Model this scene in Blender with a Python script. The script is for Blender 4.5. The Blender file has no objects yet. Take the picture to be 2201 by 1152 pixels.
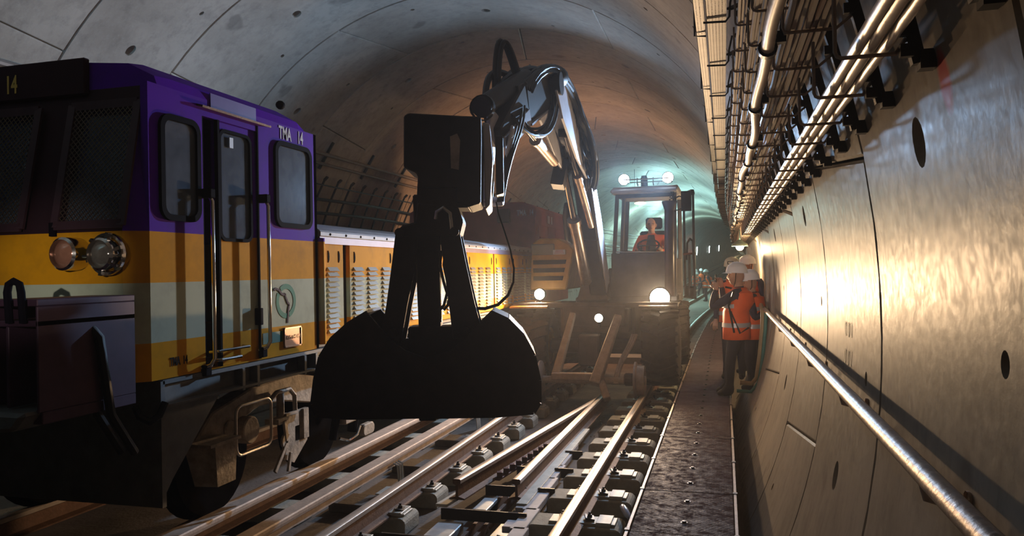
import bpy, bmesh, math, random
from mathutils import Vector, Matrix, Euler
from math import sin, cos, pi, radians, sqrt, atan2

random.seed(7)
scene = bpy.context.scene
COL = scene.collection

# ------------------------------------------------------------------ camera, world, lights, exposure
cam_d = bpy.data.cameras.new('camera')
cam = bpy.data.objects.new('camera', cam_d)
COL.objects.link(cam)
cam_d.sensor_fit = 'HORIZONTAL'
cam_d.sensor_width = 36.0
cam_d.lens = 36.0 * 1650.0 / 2201.0
cam_d.clip_start = 0.05
cam_d.clip_end = 600
_yaw, _pit, _rol = radians(15.46), radians(0.24), radians(-1.02)
_F = Vector((-sin(_yaw) * cos(_pit), cos(_yaw) * cos(_pit), sin(_pit)))
_R = Vector((cos(_yaw), sin(_yaw), 0))
_U = _R.cross(_F)
_R2 = cos(_rol) * _R + sin(_rol) * _U
_U2 = -sin(_rol) * _R + cos(_rol) * _U
_m = Matrix((_R2, _U2, -_F)).transposed().to_4x4()
_m.translation = (0, 0, 1.73)
cam.matrix_world = _m
scene.camera = cam

scene.view_settings.view_transform = 'Standard'
scene.view_settings.look = 'None'
scene.view_settings.exposure = 0.22
scene.view_settings.gamma = 1.0
scene.view_settings.use_curve_mapping = False

world = bpy.data.worlds.new('world')
scene.world = world
world.use_nodes = True
world.node_tree.nodes['Background'].inputs[0].default_value = (0.5, 0.55, 0.7, 1)
world.node_tree.nodes['Background'].inputs[1].default_value = 0.004
_wv = world.node_tree.nodes.new('ShaderNodeVolumeScatter')
_wv.inputs['Density'].default_value = 0.0023
_wv.inputs['Anisotropy'].default_value = 0.6
world.node_tree.links.new(_wv.outputs[0], world.node_tree.nodes['World Output'].inputs['Volume'])
scene.cycles.volume_bounces = 0
scene.cycles.max_bounces = 8
scene.cycles.diffuse_bounces = 4
scene.cycles.sample_clamp_indirect = 4.0
scene.cycles.caustics_reflective = False
scene.cycles.caustics_refractive = False


def lamp(name, kind, loc, power, color, size=0.1, target=None, spot=None, blend=0.5):
    d = bpy.data.lights.new(name, kind)
    d.energy = power
    d.color = color
    if kind == 'AREA':
        d.size = size
    else:
        d.shadow_soft_size = size
    if spot:
        d.spot_size = radians(spot)
        d.spot_blend = blend
    o = bpy.data.objects.new(name, d)
    COL.objects.link(o)
    o.location = loc
    if target is not None:
        v = Vector(target) - Vector(loc)
        o.rotation_euler = v.to_track_quat('-Z', 'Y').to_euler()
    return o


WARM = (1.0, 0.66, 0.37)
COOL = (0.42, 0.66, 1.0)
# the loader's own lamps
lamp('head_lamp_light', 'SPOT', (-0.92, 11.36, 1.30), 1000, WARM, 0.09, (-3.1, 4.0, 0.9), 124, 1.0)
lamp('head_lamp_light', 'SPOT', (-2.73, 11.36, 1.37), 480, WARM, 0.07, (-3.1, 4.0, 1.0), 124, 1.0)
lamp('low_lamp_light', 'SPOT', (-1.76, 10.98, 1.02), 35, WARM, 0.04, (-1.8, 5.0, 0.3), 130, 0.9)
lamp('work_lamp_light', 'SPOT', (-1.46, 11.80, 3.11), 460, COOL, 0.06, (-3.6, 6.8, 4.6), 104, 0.9)
lamp('work_lamp_light', 'SPOT', (-0.80, 11.80, 3.11), 1500, COOL, 0.06, (-5.2, 5.0, 1.3), 96, 1.0)
# site lamps behind the loader and further down the tunnel
lamp('site_lamp_light', 'POINT', (0.22, 12.55, 1.93), 70, (1.0, 0.68, 0.34), 0.06)
lamp('site_lamp_light', 'POINT', (-3.6, 16.5, 2.6), 200, (1.0, 0.50, 0.24), 0.12)
lamp('tube_lamp_light', 'SPOT', (-3.4, 25.0, 2.2), 480, (0.50, 1.0, 0.95), 0.2, (0.2, 35, 3.8), 120, 0.7)
for _y, _p in ((40, 380), (49, 520), (60, 420)):
    lamp('tube_lamp_light', 'POINT', (-4.6 + 0.05 * max(0, _y - 24), _y, 3.6 + 0.03 * max(0, _y - 50)), _p, (0.52, 1.0, 0.95), 0.25)
# lamps behind the photographer: one up under the crown over the left track, one narrow beam on the locomotive's nose
lamp('crown_lamp_light', 'SPOT', (-4.4, -1.8, 3.2), 820, (0.33, 0.70, 1.0), 0.15, (-5.6, 3.6, 6.4), 72, 1.0)
lamp('unseen_beam_light', 'SPOT', (-0.25, -0.5, 1.75), 700, (1.0, 0.86, 0.74), 0.03, (0.02, 10.0, 1.20), 10, 1.0)  # added fill beam on the people; no lamp known there
lamp('unseen_beam_light', 'SPOT', (-1.0, -0.9, 2.1), 230, (1.0, 0.93, 0.85), 0.03, (-3.8, 3.6, 1.78), 12, 1.0)

# ------------------------------------------------------------------ materials
MATS = {}


def mat(name, col, rough=0.6, metal=0.0, var=0.25, scale=6.0, col2=None, bump=0.0, bscale=40.0, emit=None, estr=0.0,
        trans=0.0, coat=0.0, spec=0.3, thin=False):
    if name in MATS:
        return MATS[name]
    m = bpy.data.materials.new(name)
    m.use_nodes = True
    nt = m.node_tree
    b = nt.nodes['Principled BSDF']
    b.inputs['Roughness'].default_value = rough
    b.inputs['Metallic'].default_value = metal
    b.inputs['Specular IOR Level'].default_value = spec
    b.inputs['Transmission Weight'].default_value = trans
    b.inputs['Coat Weight'].default_value = coat
    c = (*col, 1)
    b.inputs['Base Color'].default_value = c
    if emit:
        b.inputs['Emission Color'].default_value = (*emit, 1)
        b.inputs['Emission Strength'].default_value = estr
    if var > 0:
        tc = nt.nodes.new('ShaderNodeTexCoord')
        n = nt.nodes.new('ShaderNodeTexNoise')
        n.inputs['Scale'].default_value = scale
        n.inputs['Detail'].default_value = 6
        n.inputs['Roughness'].default_value = 0.65
        nt.links.new(tc.outputs['Object'], n.inputs['Vector'])
        r = nt.nodes.new('ShaderNodeValToRGB')
        r.color_ramp.elements[0].position = 0.3
        r.color_ramp.elements[1].position = 0.7
        c2 = col2 or tuple(max(0, x * (1 - var)) for x in col)
        r.color_ramp.elements[0].color = (*c2, 1)
        r.color_ramp.elements[1].color = c
        nt.links.new(n.outputs['Fac'], r.inputs['Fac'])
        nt.links.new(r.outputs['Color'], b.inputs['Base Color'])
        if bump > 0:
            n2 = nt.nodes.new('ShaderNodeTexNoise')
            n2.inputs['Scale'].default_value = bscale
            n2.inputs['Detail'].default_value = 4
            nt.links.new(tc.outputs['Object'], n2.inputs['Vector'])
            bp = nt.nodes.new('ShaderNodeBump')
            bp.inputs['Strength'].default_value = bump
            bp.inputs['Distance'].default_value = 0.01
            nt.links.new(n2.outputs['Fac'], bp.inputs['Height'])
            nt.links.new(bp.outputs['Normal'], b.inputs['Normal'])
    MATS[name] = m
    return m


def nmath(nt, op, a, b=None, clamp=False):
    n = nt.nodes.new('ShaderNodeMath')
    n.operation = op
    n.use_clamp = clamp
    for i, v in enumerate((a, b)):
        if v is None:
            continue
        if isinstance(v, (int, float)):
            n.inputs[i].default_value = v
        else:
            nt.links.new(v, n.inputs[i])
    return n.outputs[0]


def mixc(nt, f, a, b):
    n = nt.nodes.new('ShaderNodeMix')
    n.data_type = 'RGBA'
    for k, v in ((0, f), (6, a), (7, b)):
        if isinstance(v, (int, float)):
            n.inputs[k].default_value = v
        elif isinstance(v, tuple):
            n.inputs[k].default_value = (*v, 1)
        else:
            nt.links.new(v, n.inputs[k])
    return n.outputs[2]


def noise(nt, vec, scale, detail=4, rough=0.6):
    n = nt.nodes.new('ShaderNodeTexNoise')
    n.inputs['Scale'].default_value = scale
    n.inputs['Detail'].default_value = detail
    n.inputs['Roughness'].default_value = rough
    nt.links.new(vec, n.inputs['Vector'])
    return n.outputs['Fac']


def ramp(nt, f, p0, p1):
    n = nt.nodes.new('ShaderNodeMapRange')
    n.inputs[1].default_value = p0
    n.inputs[2].default_value = p1
    nt.links.new(f, n.inputs[0])
    return n.outputs[0]


def matte(m, fac, colour=None):
    """dusty surface: only a share of it keeps the gloss of the coat below"""
    nt = m.node_tree
    b = nt.nodes['Principled BSDF']
    out = nt.nodes['Material Output']
    d = nt.nodes.new('ShaderNodeBsdfDiffuse')
    d.inputs['Roughness'].default_value = 0.6
    for inp in ('Base Color', 'Normal'):
        l = b.inputs[inp].links
        if l:
            nt.links.new(l[0].from_socket, d.inputs['Color' if inp == 'Base Color' else 'Normal'])
        elif inp == 'Base Color':
            d.inputs['Color'].default_value = b.inputs[inp].default_value
    mx = nt.nodes.new('ShaderNodeMixShader')
    if isinstance(fac, (int, float)):
        mx.inputs[0].default_value = fac
    else:
        nt.links.new(fac, mx.inputs[0])
    nt.links.new(d.outputs[0], mx.inputs[1])
    nt.links.new(b.outputs[0], mx.inputs[2])
    nt.links.new(mx.outputs[0], out.inputs[0])


def concrete_lining():
    m = bpy.data.materials.new('segment_concrete')
    m.use_nodes = True
    nt = m.node_tree
    b = nt.nodes['Principled BSDF']
    geo = nt.nodes.new('ShaderNodeNewGeometry')
    pos = geo.outputs['Position']
    oi = nt.nodes.new('ShaderNodeObjectInfo')
    rnd = oi.outputs['Random']
    mp = nt.nodes.new('ShaderNodeMapping')
    mp.inputs['Scale'].default_value = (2.5, 3.2, 0.5)
    nt.links.new(pos, mp.inputs['Vector'])
    big = noise(nt, pos, 0.9, 6, 0.6)
    streak = noise(nt, mp.outputs[0], 3.0, 5, 0.6)
    fine = noise(nt, pos, 28, 5, 0.7)
    c = mixc(nt, ramp(nt, big, 0.35, 0.65), (0.34, 0.295, 0.245), (0.48, 0.425, 0.360))
    c = mixc(nt, nmath(nt, 'MULTIPLY', ramp(nt, streak, 0.48, 0.70), 0.32), c, (0.20, 0.175, 0.15))
    c = mixc(nt, nmath(nt, 'MULTIPLY', ramp(nt, fine, 0.52, 0.72), 0.30), c, (0.48, 0.45, 0.41))
    c = mixc(nt, nmath(nt, 'MULTIPLY', ramp(nt, noise(nt, pos, 5.5, 6, 0.75), 0.50, 0.72), 0.45), c, (0.185, 0.165, 0.145))
    # dark damp patches, sparse
    patch = noise(nt, pos, 2.1, 3, 0.5)
    c = mixc(nt, nmath(nt, 'MULTIPLY', ramp(nt, patch, 0.66, 0.72), 0.5), c, (0.12, 0.105, 0.09))
    c = mixc(nt, nmath(nt, 'MULTIPLY', rnd, 0.25), c, (0.20, 0.19, 0.18))
    # pink spray-paint dab under the second bracket
    sx = nt.nodes.new('ShaderNodeSeparateXYZ')
    nt.links.new(pos, sx.inputs[0])
    dy = nmath(nt, 'DIVIDE', nmath(nt, 'SUBTRACT', sx.outputs[1], 1.975), 0.045)
    dz = nmath(nt, 'DIVIDE', nmath(nt, 'SUBTRACT', sx.outputs[2], 2.150), 0.075)
    d2 = nmath(nt, 'ADD', nmath(nt, 'MULTIPLY', dy, dy), nmath(nt, 'MULTIPLY', dz, dz))
    d2 = nmath(nt, 'ADD', d2, nmath(nt, 'MULTIPLY', fine, 0.8))
    mk = nmath(nt, 'SUBTRACT', 1.0, ramp(nt, d2, 0.9, 1.7))
    right = nmath(nt, 'GREATER_THAN', sx.outputs[0], 0.0)
    c = mixc(nt, nmath(nt, 'MULTIPLY', nmath(nt, 'MULTIPLY', mk, right), 0.9), c, (0.75, 0.07, 0.09))
    nt.links.new(c, b.inputs['Base Color'])
    rr = ramp(nt, streak, 0.2, 0.8)
    rr2 = nmath(nt, 'ADD', nmath(nt, 'MULTIPLY', rr, 0.05), 0.29)
    rr3 = nmath(nt, 'ADD', rr2, nmath(nt, 'MULTIPLY', ramp(nt, fine, 0.3, 0.7), 0.14))
    nt.links.new(rr3, b.inputs['Roughness'])
    b.inputs['Specular IOR Level'].default_value = 0.14
    bp = nt.nodes.new('ShaderNodeBump')
    bp.inputs['Strength'].default_value = 0.35
    bp.inputs['Distance'].default_value = 0.0022
    nt.links.new(noise(nt, pos, 30, 6, 0.65), bp.inputs['Height'])
    nt.links.new(bp.outputs['Normal'], b.inputs['Normal'])
    gl = nmath(nt, 'MULTIPLY', ramp(nt, noise(nt, pos, 20, 6, 0.8), 0.40, 0.70), 0.22)
    gl = nmath(nt, 'ADD', gl, 0.34)
    matte(m, gl)
    MATS['lining'] = m
    return m


def livery():
    """paint of the locomotive: purple over yellow, cream, yellow bands by height"""
    m = bpy.data.materials.new('locomotive_paint')
    m.use_nodes = True
    nt = m.node_tree
    b = nt.nodes['Principled BSDF']
    geo = nt.nodes.new('ShaderNodeNewGeometry')
    pos = geo.outputs['Position']
    sx = nt.nodes.new('ShaderNodeSeparateXYZ')
    nt.links.new(pos, sx.inputs[0])
    z = sx.outputs[2]
    P, Yl, Cr = (0.13, 0.022, 0.50), (0.85, 0.38, 0.010), (0.62, 0.66, 0.50)
    c = mixc(nt, nmath(nt, 'GREATER_THAN', z, 1.35), Yl, Cr)
    c = mixc(nt, nmath(nt, 'GREATER_THAN', z, 1.70), c, Yl)
    c = mixc(nt, nmath(nt, 'GREATER_THAN', z, 2.0), c, P)
    c = mixc(nt, nmath(nt, 'MULTIPLY', ramp(nt, noise(nt, pos, 3.0, 6, 0.7), 0.45, 0.8), 0.35), c, (0.06, 0.045, 0.03))
    nt.links.new(c, b.inputs['Base Color'])
    b.inputs['Roughness'].default_value = 0.55
    b.inputs['Specular IOR Level'].default_value = 0.05
    matte(m, 0.45)
    MATS['livery'] = m
    return m


LINING = concrete_lining()
LIVERY = livery()


def tread_plate():
    m = mat('tread_plate_steel', (0.16, 0.12, 0.135), 0.45, 0.0, 0.35, 3.0, spec=0.3)
    nt = m.node_tree
    b = nt.nodes['Principled BSDF']
    geo = nt.nodes.new('ShaderNodeNewGeometry')
    w = []
    for ang in (radians(38), radians(-38)):
        mp = nt.nodes.new('ShaderNodeMapping')
        mp.inputs['Rotation'].default_value = (0, 0, ang)
        nt.links.new(geo.outputs['Position'], mp.inputs['Vector'])
        wv = nt.nodes.new('ShaderNodeTexWave')
        wv.inputs['Scale'].default_value = 11.0
        wv.inputs['Distortion'].default_value = 0
        nt.links.new(mp.outputs[0], wv.inputs['Vector'])
        w.append(wv.outputs['Fac'])
    h = nmath(nt, 'MULTIPLY', w[0], w[1])
    h = ramp(nt, h, 0.25, 0.5)
    bp = nt.nodes.new('ShaderNodeBump')
    bp.inputs['Strength'].default_value = 0.9
    bp.inputs['Distance'].default_value = 0.003
    nt.links.new(h, bp.inputs['Height'])
    nt.links.new(bp.outputs['Normal'], b.inputs['Normal'])
    matte(m, nmath(nt, 'MULTIPLY', ramp(nt, noise(nt, geo.outputs['Position'], 14, 6, 0.8), 0.42, 0.75), 0.30))
    return m


TREAD = tread_plate()
CONC = mat('floor_concrete', (0.17, 0.13, 0.105), 0.85, 0, 0.5, 2.5, bump=0.5, bscale=30)
BLOCK = mat('block_concrete', (0.40, 0.37, 0.30), 0.8, 0, 0.4, 5, bump=0.4, bscale=50)
RUST = mat('rusty_steel', (0.19, 0.10, 0.06), 0.7, 0.4, 0.45, 12, bump=0.3, bscale=60)
RAILTOP = mat('worn_rail_steel', (0.60, 0.50, 0.42), 0.42, 0.5, 0.25, 9)
GUIDE = mat('guide_bar_steel', (0.62, 0.47, 0.37), 0.6, 0.15, 0.35, 14, bump=0.2, bscale=50)
DARKST = mat('dark_steel', (0.035, 0.03, 0.03), 0.5, 0.5, 0.3, 8)
BRKT = mat('bracket_steel', (0.50, 0.38, 0.31), 0.5, 0.1, 0.35, 20)
GALV = mat('galvanised_steel', (0.46, 0.44, 0.42), 0.38, 0.85, 0.25, 10)
FOIL = mat('foil_wrapped_cable', (0.66, 0.60, 0.54), 0.38, 0.7, 0.15, 40, bump=0.15, bscale=25)
CABLE = mat('grey_cable_sheath', (0.62, 0.53, 0.45), 0.45, 0.0, 0.2, 3)
CABLE2 = mat('beige_cable_sheath', (0.66, 0.53, 0.44), 0.45, 0.0, 0.2, 3)
CABLER = mat('brown_cable_sheath', (0.30, 0.15, 0.10), 0.45, 0.0, 0.25, 3)
HANDR = mat('weathered_handrail_steel', (0.26, 0.19, 0.145), 0.42, 0.6, 0.45, 14, bump=0.2, bscale=40)
BLACK = mat('black_rubber', (0.012, 0.011, 0.012), 0.4, 0, 0.2, 5, spec=0.2)
PIPEG = mat('left_pipe_grey', (0.22, 0.19, 0.17), 0.6, 0.3, 0.3, 4)

# ------------------------------------------------------------------ mesh helpers
ORG = {}


def root_of(o):
    while o.parent:
        o = o.parent
    return o


class MB:
    def __init__(self):
        self.bm = bmesh.new()

    def add(self, vs, fs):
        v = [self.bm.verts.new(p) for p in vs]
        out = []
        for f in fs:
            try:
                out.append(self.bm.faces.new([v[i] for i in f]))
            except ValueError:
                pass
        return v

    def hexa(self, p):
        """8 points: bottom ring 0-3, top ring 4-7"""
        return self.add(p, [(3, 2, 1, 0), (4, 5, 6, 7), (0, 1, 5, 4), (1, 2, 6, 5), (2, 3, 7, 6), (3, 0, 4, 7)])

    def bx(self, x0, x1, y0, y1, z0, z1):
        return self.hexa([(x0, y0, z0), (x1, y0, z0), (x1, y1, z0), (x0, y1, z0),
                          (x0, y0, z1), (x1, y0, z1), (x1, y1, z1), (x0, y1, z1)])

    def box(self, c, s, rot=None):
        h = [x / 2 for x in s]
        vs = []
        R = Euler(rot).to_matrix() if rot else Matrix.Identity(3)
        for z in (-1, 1):
            for x, y in ((-1, -1), (1, -1), (1, 1), (-1, 1)):
                vs.append(Vector(c) + R @ Vector((x * h[0], y * h[1], z * h[2])))
        return self.hexa(vs)

    def beam(self, p0, p1, w0, h0, w1=None, h1=None, side=(1, 0, 0)):
        """rectangular member from p0 to p1, width along 'side'"""
        w1 = w0 if w1 is None else w1
        h1 = h0 if h1 is None else h1
        p0, p1 = Vector(p0), Vector(p1)
        d = (p1 - p0).normalized()
        s = Vector(side)
        s = (s - d * s.dot(d)).normalized()
        u = s.cross(d)
        vs = []
        for p, w, h in ((p0, w0, h0), (p1, w1, h1)):
            for a, b in ((-1, -1), (1, -1), (1, 1), (-1, 1)):
                vs.append(p + s * (a * w / 2) + u * (b * h / 2))
        return self.hexa(vs)

    def tube(self, pts, r, n=8, cap=True, closed=False):
        pts = [Vector(p) for p in pts]
        m = len(pts)
        rs = r if isinstance(r, (list, tuple)) else [r] * m
        rings = []
        prev = None
        for i, p in enumerate(pts):
            if closed:
                t = pts[(i + 1) % m] - pts[i - 1]
            else:
                t = pts[min(i + 1, m - 1)] - pts[max(i - 1, 0)]
            t.normalize()
            if prev is None:
                a = Vector((0, 0, 1)) if abs(t.z) < 0.9 else Vector((1, 0, 0))
                u = (a - t * a.dot(t)).normalized()
            else:
                u = (prev - t * prev.dot(t)).normalized()
            prev = u
            w = t.cross(u)
            rings.append([self.bm.verts.new(p + (u * cos(2 * pi * k / n) + w * sin(2 * pi * k / n)) * rs[i]) for k in range(n)])
        for i in range(m if closed else m - 1):
            a, b = rings[i], rings[(i + 1) % m]
            for k in range(n):
                self.bm.faces.new((a[k], a[(k + 1) % n], b[(k + 1) % n], b[k]))
        if cap and not closed:
            self.bm.faces.new(rings[0][::-1])
            self.bm.faces.new(rings[-1])

    def cyl(self, p0, p1, r, n=12, r2=None):
        self.tube([p0, p1], [r, r if r2 is None else r2], n)

    def lathe(self, prof, c, axis='Z', n=20, close=False):
        """prof: (radius, offset along axis)"""
        c = Vector(c)
        A = {'X': (Vector((0, 1, 0)), Vector((0, 0, 1)), Vector((1, 0, 0))),
             'Y': (Vector((0, 0, 1)), Vector((1, 0, 0)), Vector((0, 1, 0))),
             'Z': (Vector((1, 0, 0)), Vector((0, 1, 0)), Vector((0, 0, 1)))}[axis]
        rings = []
        for r, h in prof:
            rings.append([self.bm.verts.new(c + A[2] * h + (A[0] * cos(2 * pi * k / n) + A[1] * sin(2 * pi * k / n)) * max(r, 1e-4)) for k in range(n)])
        for a, b in zip(rings, rings[1:]):
            for k in range(n):
                self.bm.faces.new((a[k], a[(k + 1) % n], b[(k + 1) % n], b[k]))
        if close:
            self.bm.faces.new(rings[0][::-1])
            self.bm.faces.new(rings[-1])

    def prism(self, poly, axis, a, b):
        """poly of 2D points extruded between a and b on axis (X: poly=(y,z); Y: poly=(x,z); Z: poly=(x,y))"""
        def P(q, t):
            return {'X': (t, q[0], q[1]), 'Y': (q[0], t, q[1]), 'Z': (q[0], q[1], t)}[axis]
        n = len(poly)
        vs = [P(q, a) for q in poly] + [P(q, b) for q in poly]
        fs = [tuple(range(n))[::-1], tuple(range(n, 2 * n))] + [(i, (i + 1) % n, n + (i + 1) % n, n + i) for i in range(n)]
        self.add(vs, fs)

    def sweep(self, prof, path, closed_prof=True):
        """profile (x,z) swept along stations (dx, y, dz)"""
        n = len(prof)
        rings = [[self.bm.verts.new((q[0] + s[0], s[1], q[1] + s[2])) for q in prof] for s in path]
        for a, b in zip(rings, rings[1:]):
            for k in range(n if closed_prof else n - 1):
                self.bm.faces.new((a[k], a[(k + 1) % n], b[(k + 1) % n], b[k]))
        if closed_prof:
            self.bm.faces.new(rings[0])
            self.bm.faces.new(rings[-1][::-1])

    def sphere(self, c, r, nu=14, nv=9, sc=(1, 1, 1)):
        c = Vector(c)
        rings = []
        for j in range(1, nv):
            t = pi * j / nv
            rings.append([self.bm.verts.new(c + Vector((r * sin(t) * cos(2 * pi * k / nu) * sc[0], r * sin(t) * sin(2 * pi * k / nu) * sc[1], r * cos(t) * sc[2]))) for k in range(nu)])
        top = self.bm.verts.new(c + Vector((0, 0, r * sc[2])))
        bot = self.bm.verts.new(c - Vector((0, 0, r * sc[2])))
        for a, b in zip(rings, rings[1:]):
            for k in range(nu):
                self.bm.faces.new((a[k], b[k], b[(k + 1) % nu], a[(k + 1) % nu]))
        for k in range(nu):
            self.bm.faces.new((top, rings[0][k], rings[0][(k + 1) % nu]))
            self.bm.faces.new((bot, rings[-1][(k + 1) % nu], rings[-1][k]))

    def build(self, name, material, parent=None, smooth=None, bevel=0.0, kind=None, local=False, fix=True):
        bm = self.bm
        if fix:
            bmesh.ops.recalc_face_normals(bm, faces=bm.faces)
        if bevel > 0:
            es = [e for e in bm.edges if len(e.link_faces) == 2 and e.calc_face_angle(0) > radians(25)]
            try:
                bmesh.ops.bevel(bm, geom=es, offset=bevel, segments=1, affect='EDGES', clamp_overlap=True)
            except Exception:
                pass
        org = Vector((0, 0, 0))
        if parent is not None:
            org = ORG.get(root_of(parent).name, org)
            if local:
                org = Vector((0, 0, 0))
        elif not local:
            xs = [v.co for v in bm.verts]
            org = Vector(((min(v.x for v in xs) + max(v.x for v in xs)) / 2, (min(v.y for v in xs) + max(v.y for v in xs)) / 2, min(v.z for v in xs)))
        if org.length > 0:
            bmesh.ops.translate(bm, verts=bm.verts, vec=-org)
        me = bpy.data.meshes.new(name)
        bm.to_mesh(me)
        bm.free()
        if smooth:
            me.shade_smooth()
            try:
                me.set_sharp_from_angle(angle=radians(smooth if smooth is not True else 40))
            except Exception:
                pass
        for m_ in (material if isinstance(material, (list, tuple)) else [material]):
            me.materials.append(m_)
        o = bpy.data.objects.new(name, me)
        COL.objects.link(o)
        if parent is not None:
            o.parent = parent
        elif not local:
            o.location = org
            ORG[o.name] = org
        if kind:
            o['kind'] = kind
        return o


def tag(o, label=None, cat=None, group=None, kind=None):
    if label:
        o['label'] = label
    if cat:
        o['category'] = cat
    if group:
        o['group'] = group
    if kind:
        o['kind'] = kind
    return o


def thing(name, loc, label=None, cat=None, group=None, kind=None, rz=0.0):
    o = bpy.data.objects.new(name, None)
    o.empty_display_size = 0.1
    COL.objects.link(o)
    o.location = loc
    o.rotation_euler = (0, 0, rz)
    ORG[o.name] = Vector(loc)
    return tag(o, label, cat, group, kind)


def dup(o, parent=None, loc=None, rz=None):
    c = o.copy()
    COL.objects.link(c)
    if parent is not None:
        c.parent = parent
    if loc is not None:
        c.location = loc
    if rz is not None:
        c.rotation_euler = (0, 0, rz)
    for ch in list(o.children):
        dup(ch, c)
    return c


def inst(me, name, parent, loc, mats=None):
    o = bpy.data.objects.new(name, me)
    COL.objects.link(o)
    o.parent = parent
    o.location = loc
    return o


def text(s, size, material, parent, name, loc, rot, extrude=0.001, sx=1.0, align='LEFT', bold=0.0):
    cu = bpy.data.curves.new('text', 'FONT')
    cu.body = s
    cu.size = size
    cu.extrude = extrude
    cu.offset = bold
    cu.align_x = align
    cu.resolution_u = 3
    t = bpy.data.objects.new('text', cu)
    me = bpy.data.meshes.new_from_object(t)
    bpy.data.objects.remove(t)
    bpy.data.curves.remove(cu)
    org = ORG.get(root_of(parent).name, Vector((0, 0, 0)))
    M_ = Matrix.Translation(Vector(loc) - org) @ Euler(rot).to_matrix().to_4x4() @ Matrix.Diagonal((sx, 1, 1, 1))
    me.transform(M_)
    me.materials.clear()
    me.materials.append(material)
    o = bpy.data.objects.new(name, me)
    COL.objects.link(o)
    o.parent = parent
    return o


# ------------------------------------------------------------------ the tunnel's line: straight, then a gentle bend and climb
def bx_(y):
    if y < 14: return 0.0
    if y < 34: return 0.05 * (y - 14) ** 2 / 40
    return 0.05 * (y - 24)


def bz_(y):
    if y < 40: return 0.0
    if y < 60: return 0.03 * (y - 40) ** 2 / 40
    return 0.03 * (y - 50)


def bend(p):
    return (p[0] + bx_(p[1]), p[1], p[2] + bz_(p[1]))


def stations(y0, y1, step=2.0):
    n = max(1, int((y1 - y0) / step))
    ys = [y0 + (y1 - y0) * i / n for i in range(n + 1)]
    return [(bx_(y), y, bz_(y)) for y in ys]


XC, ZC, RAD = -3.32, 1.50, 3.875
# ------------------------------------------------------------------ structure: tunnel lining, ring by ring, segment by segment
wall_right = thing('wall_right', (0, 0, 0), kind='structure')
wall_left = thing('wall_left', (0, 0, 0), kind='structure')
ceiling = thing('ceiling', (0, 0, 0), kind='structure')


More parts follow.
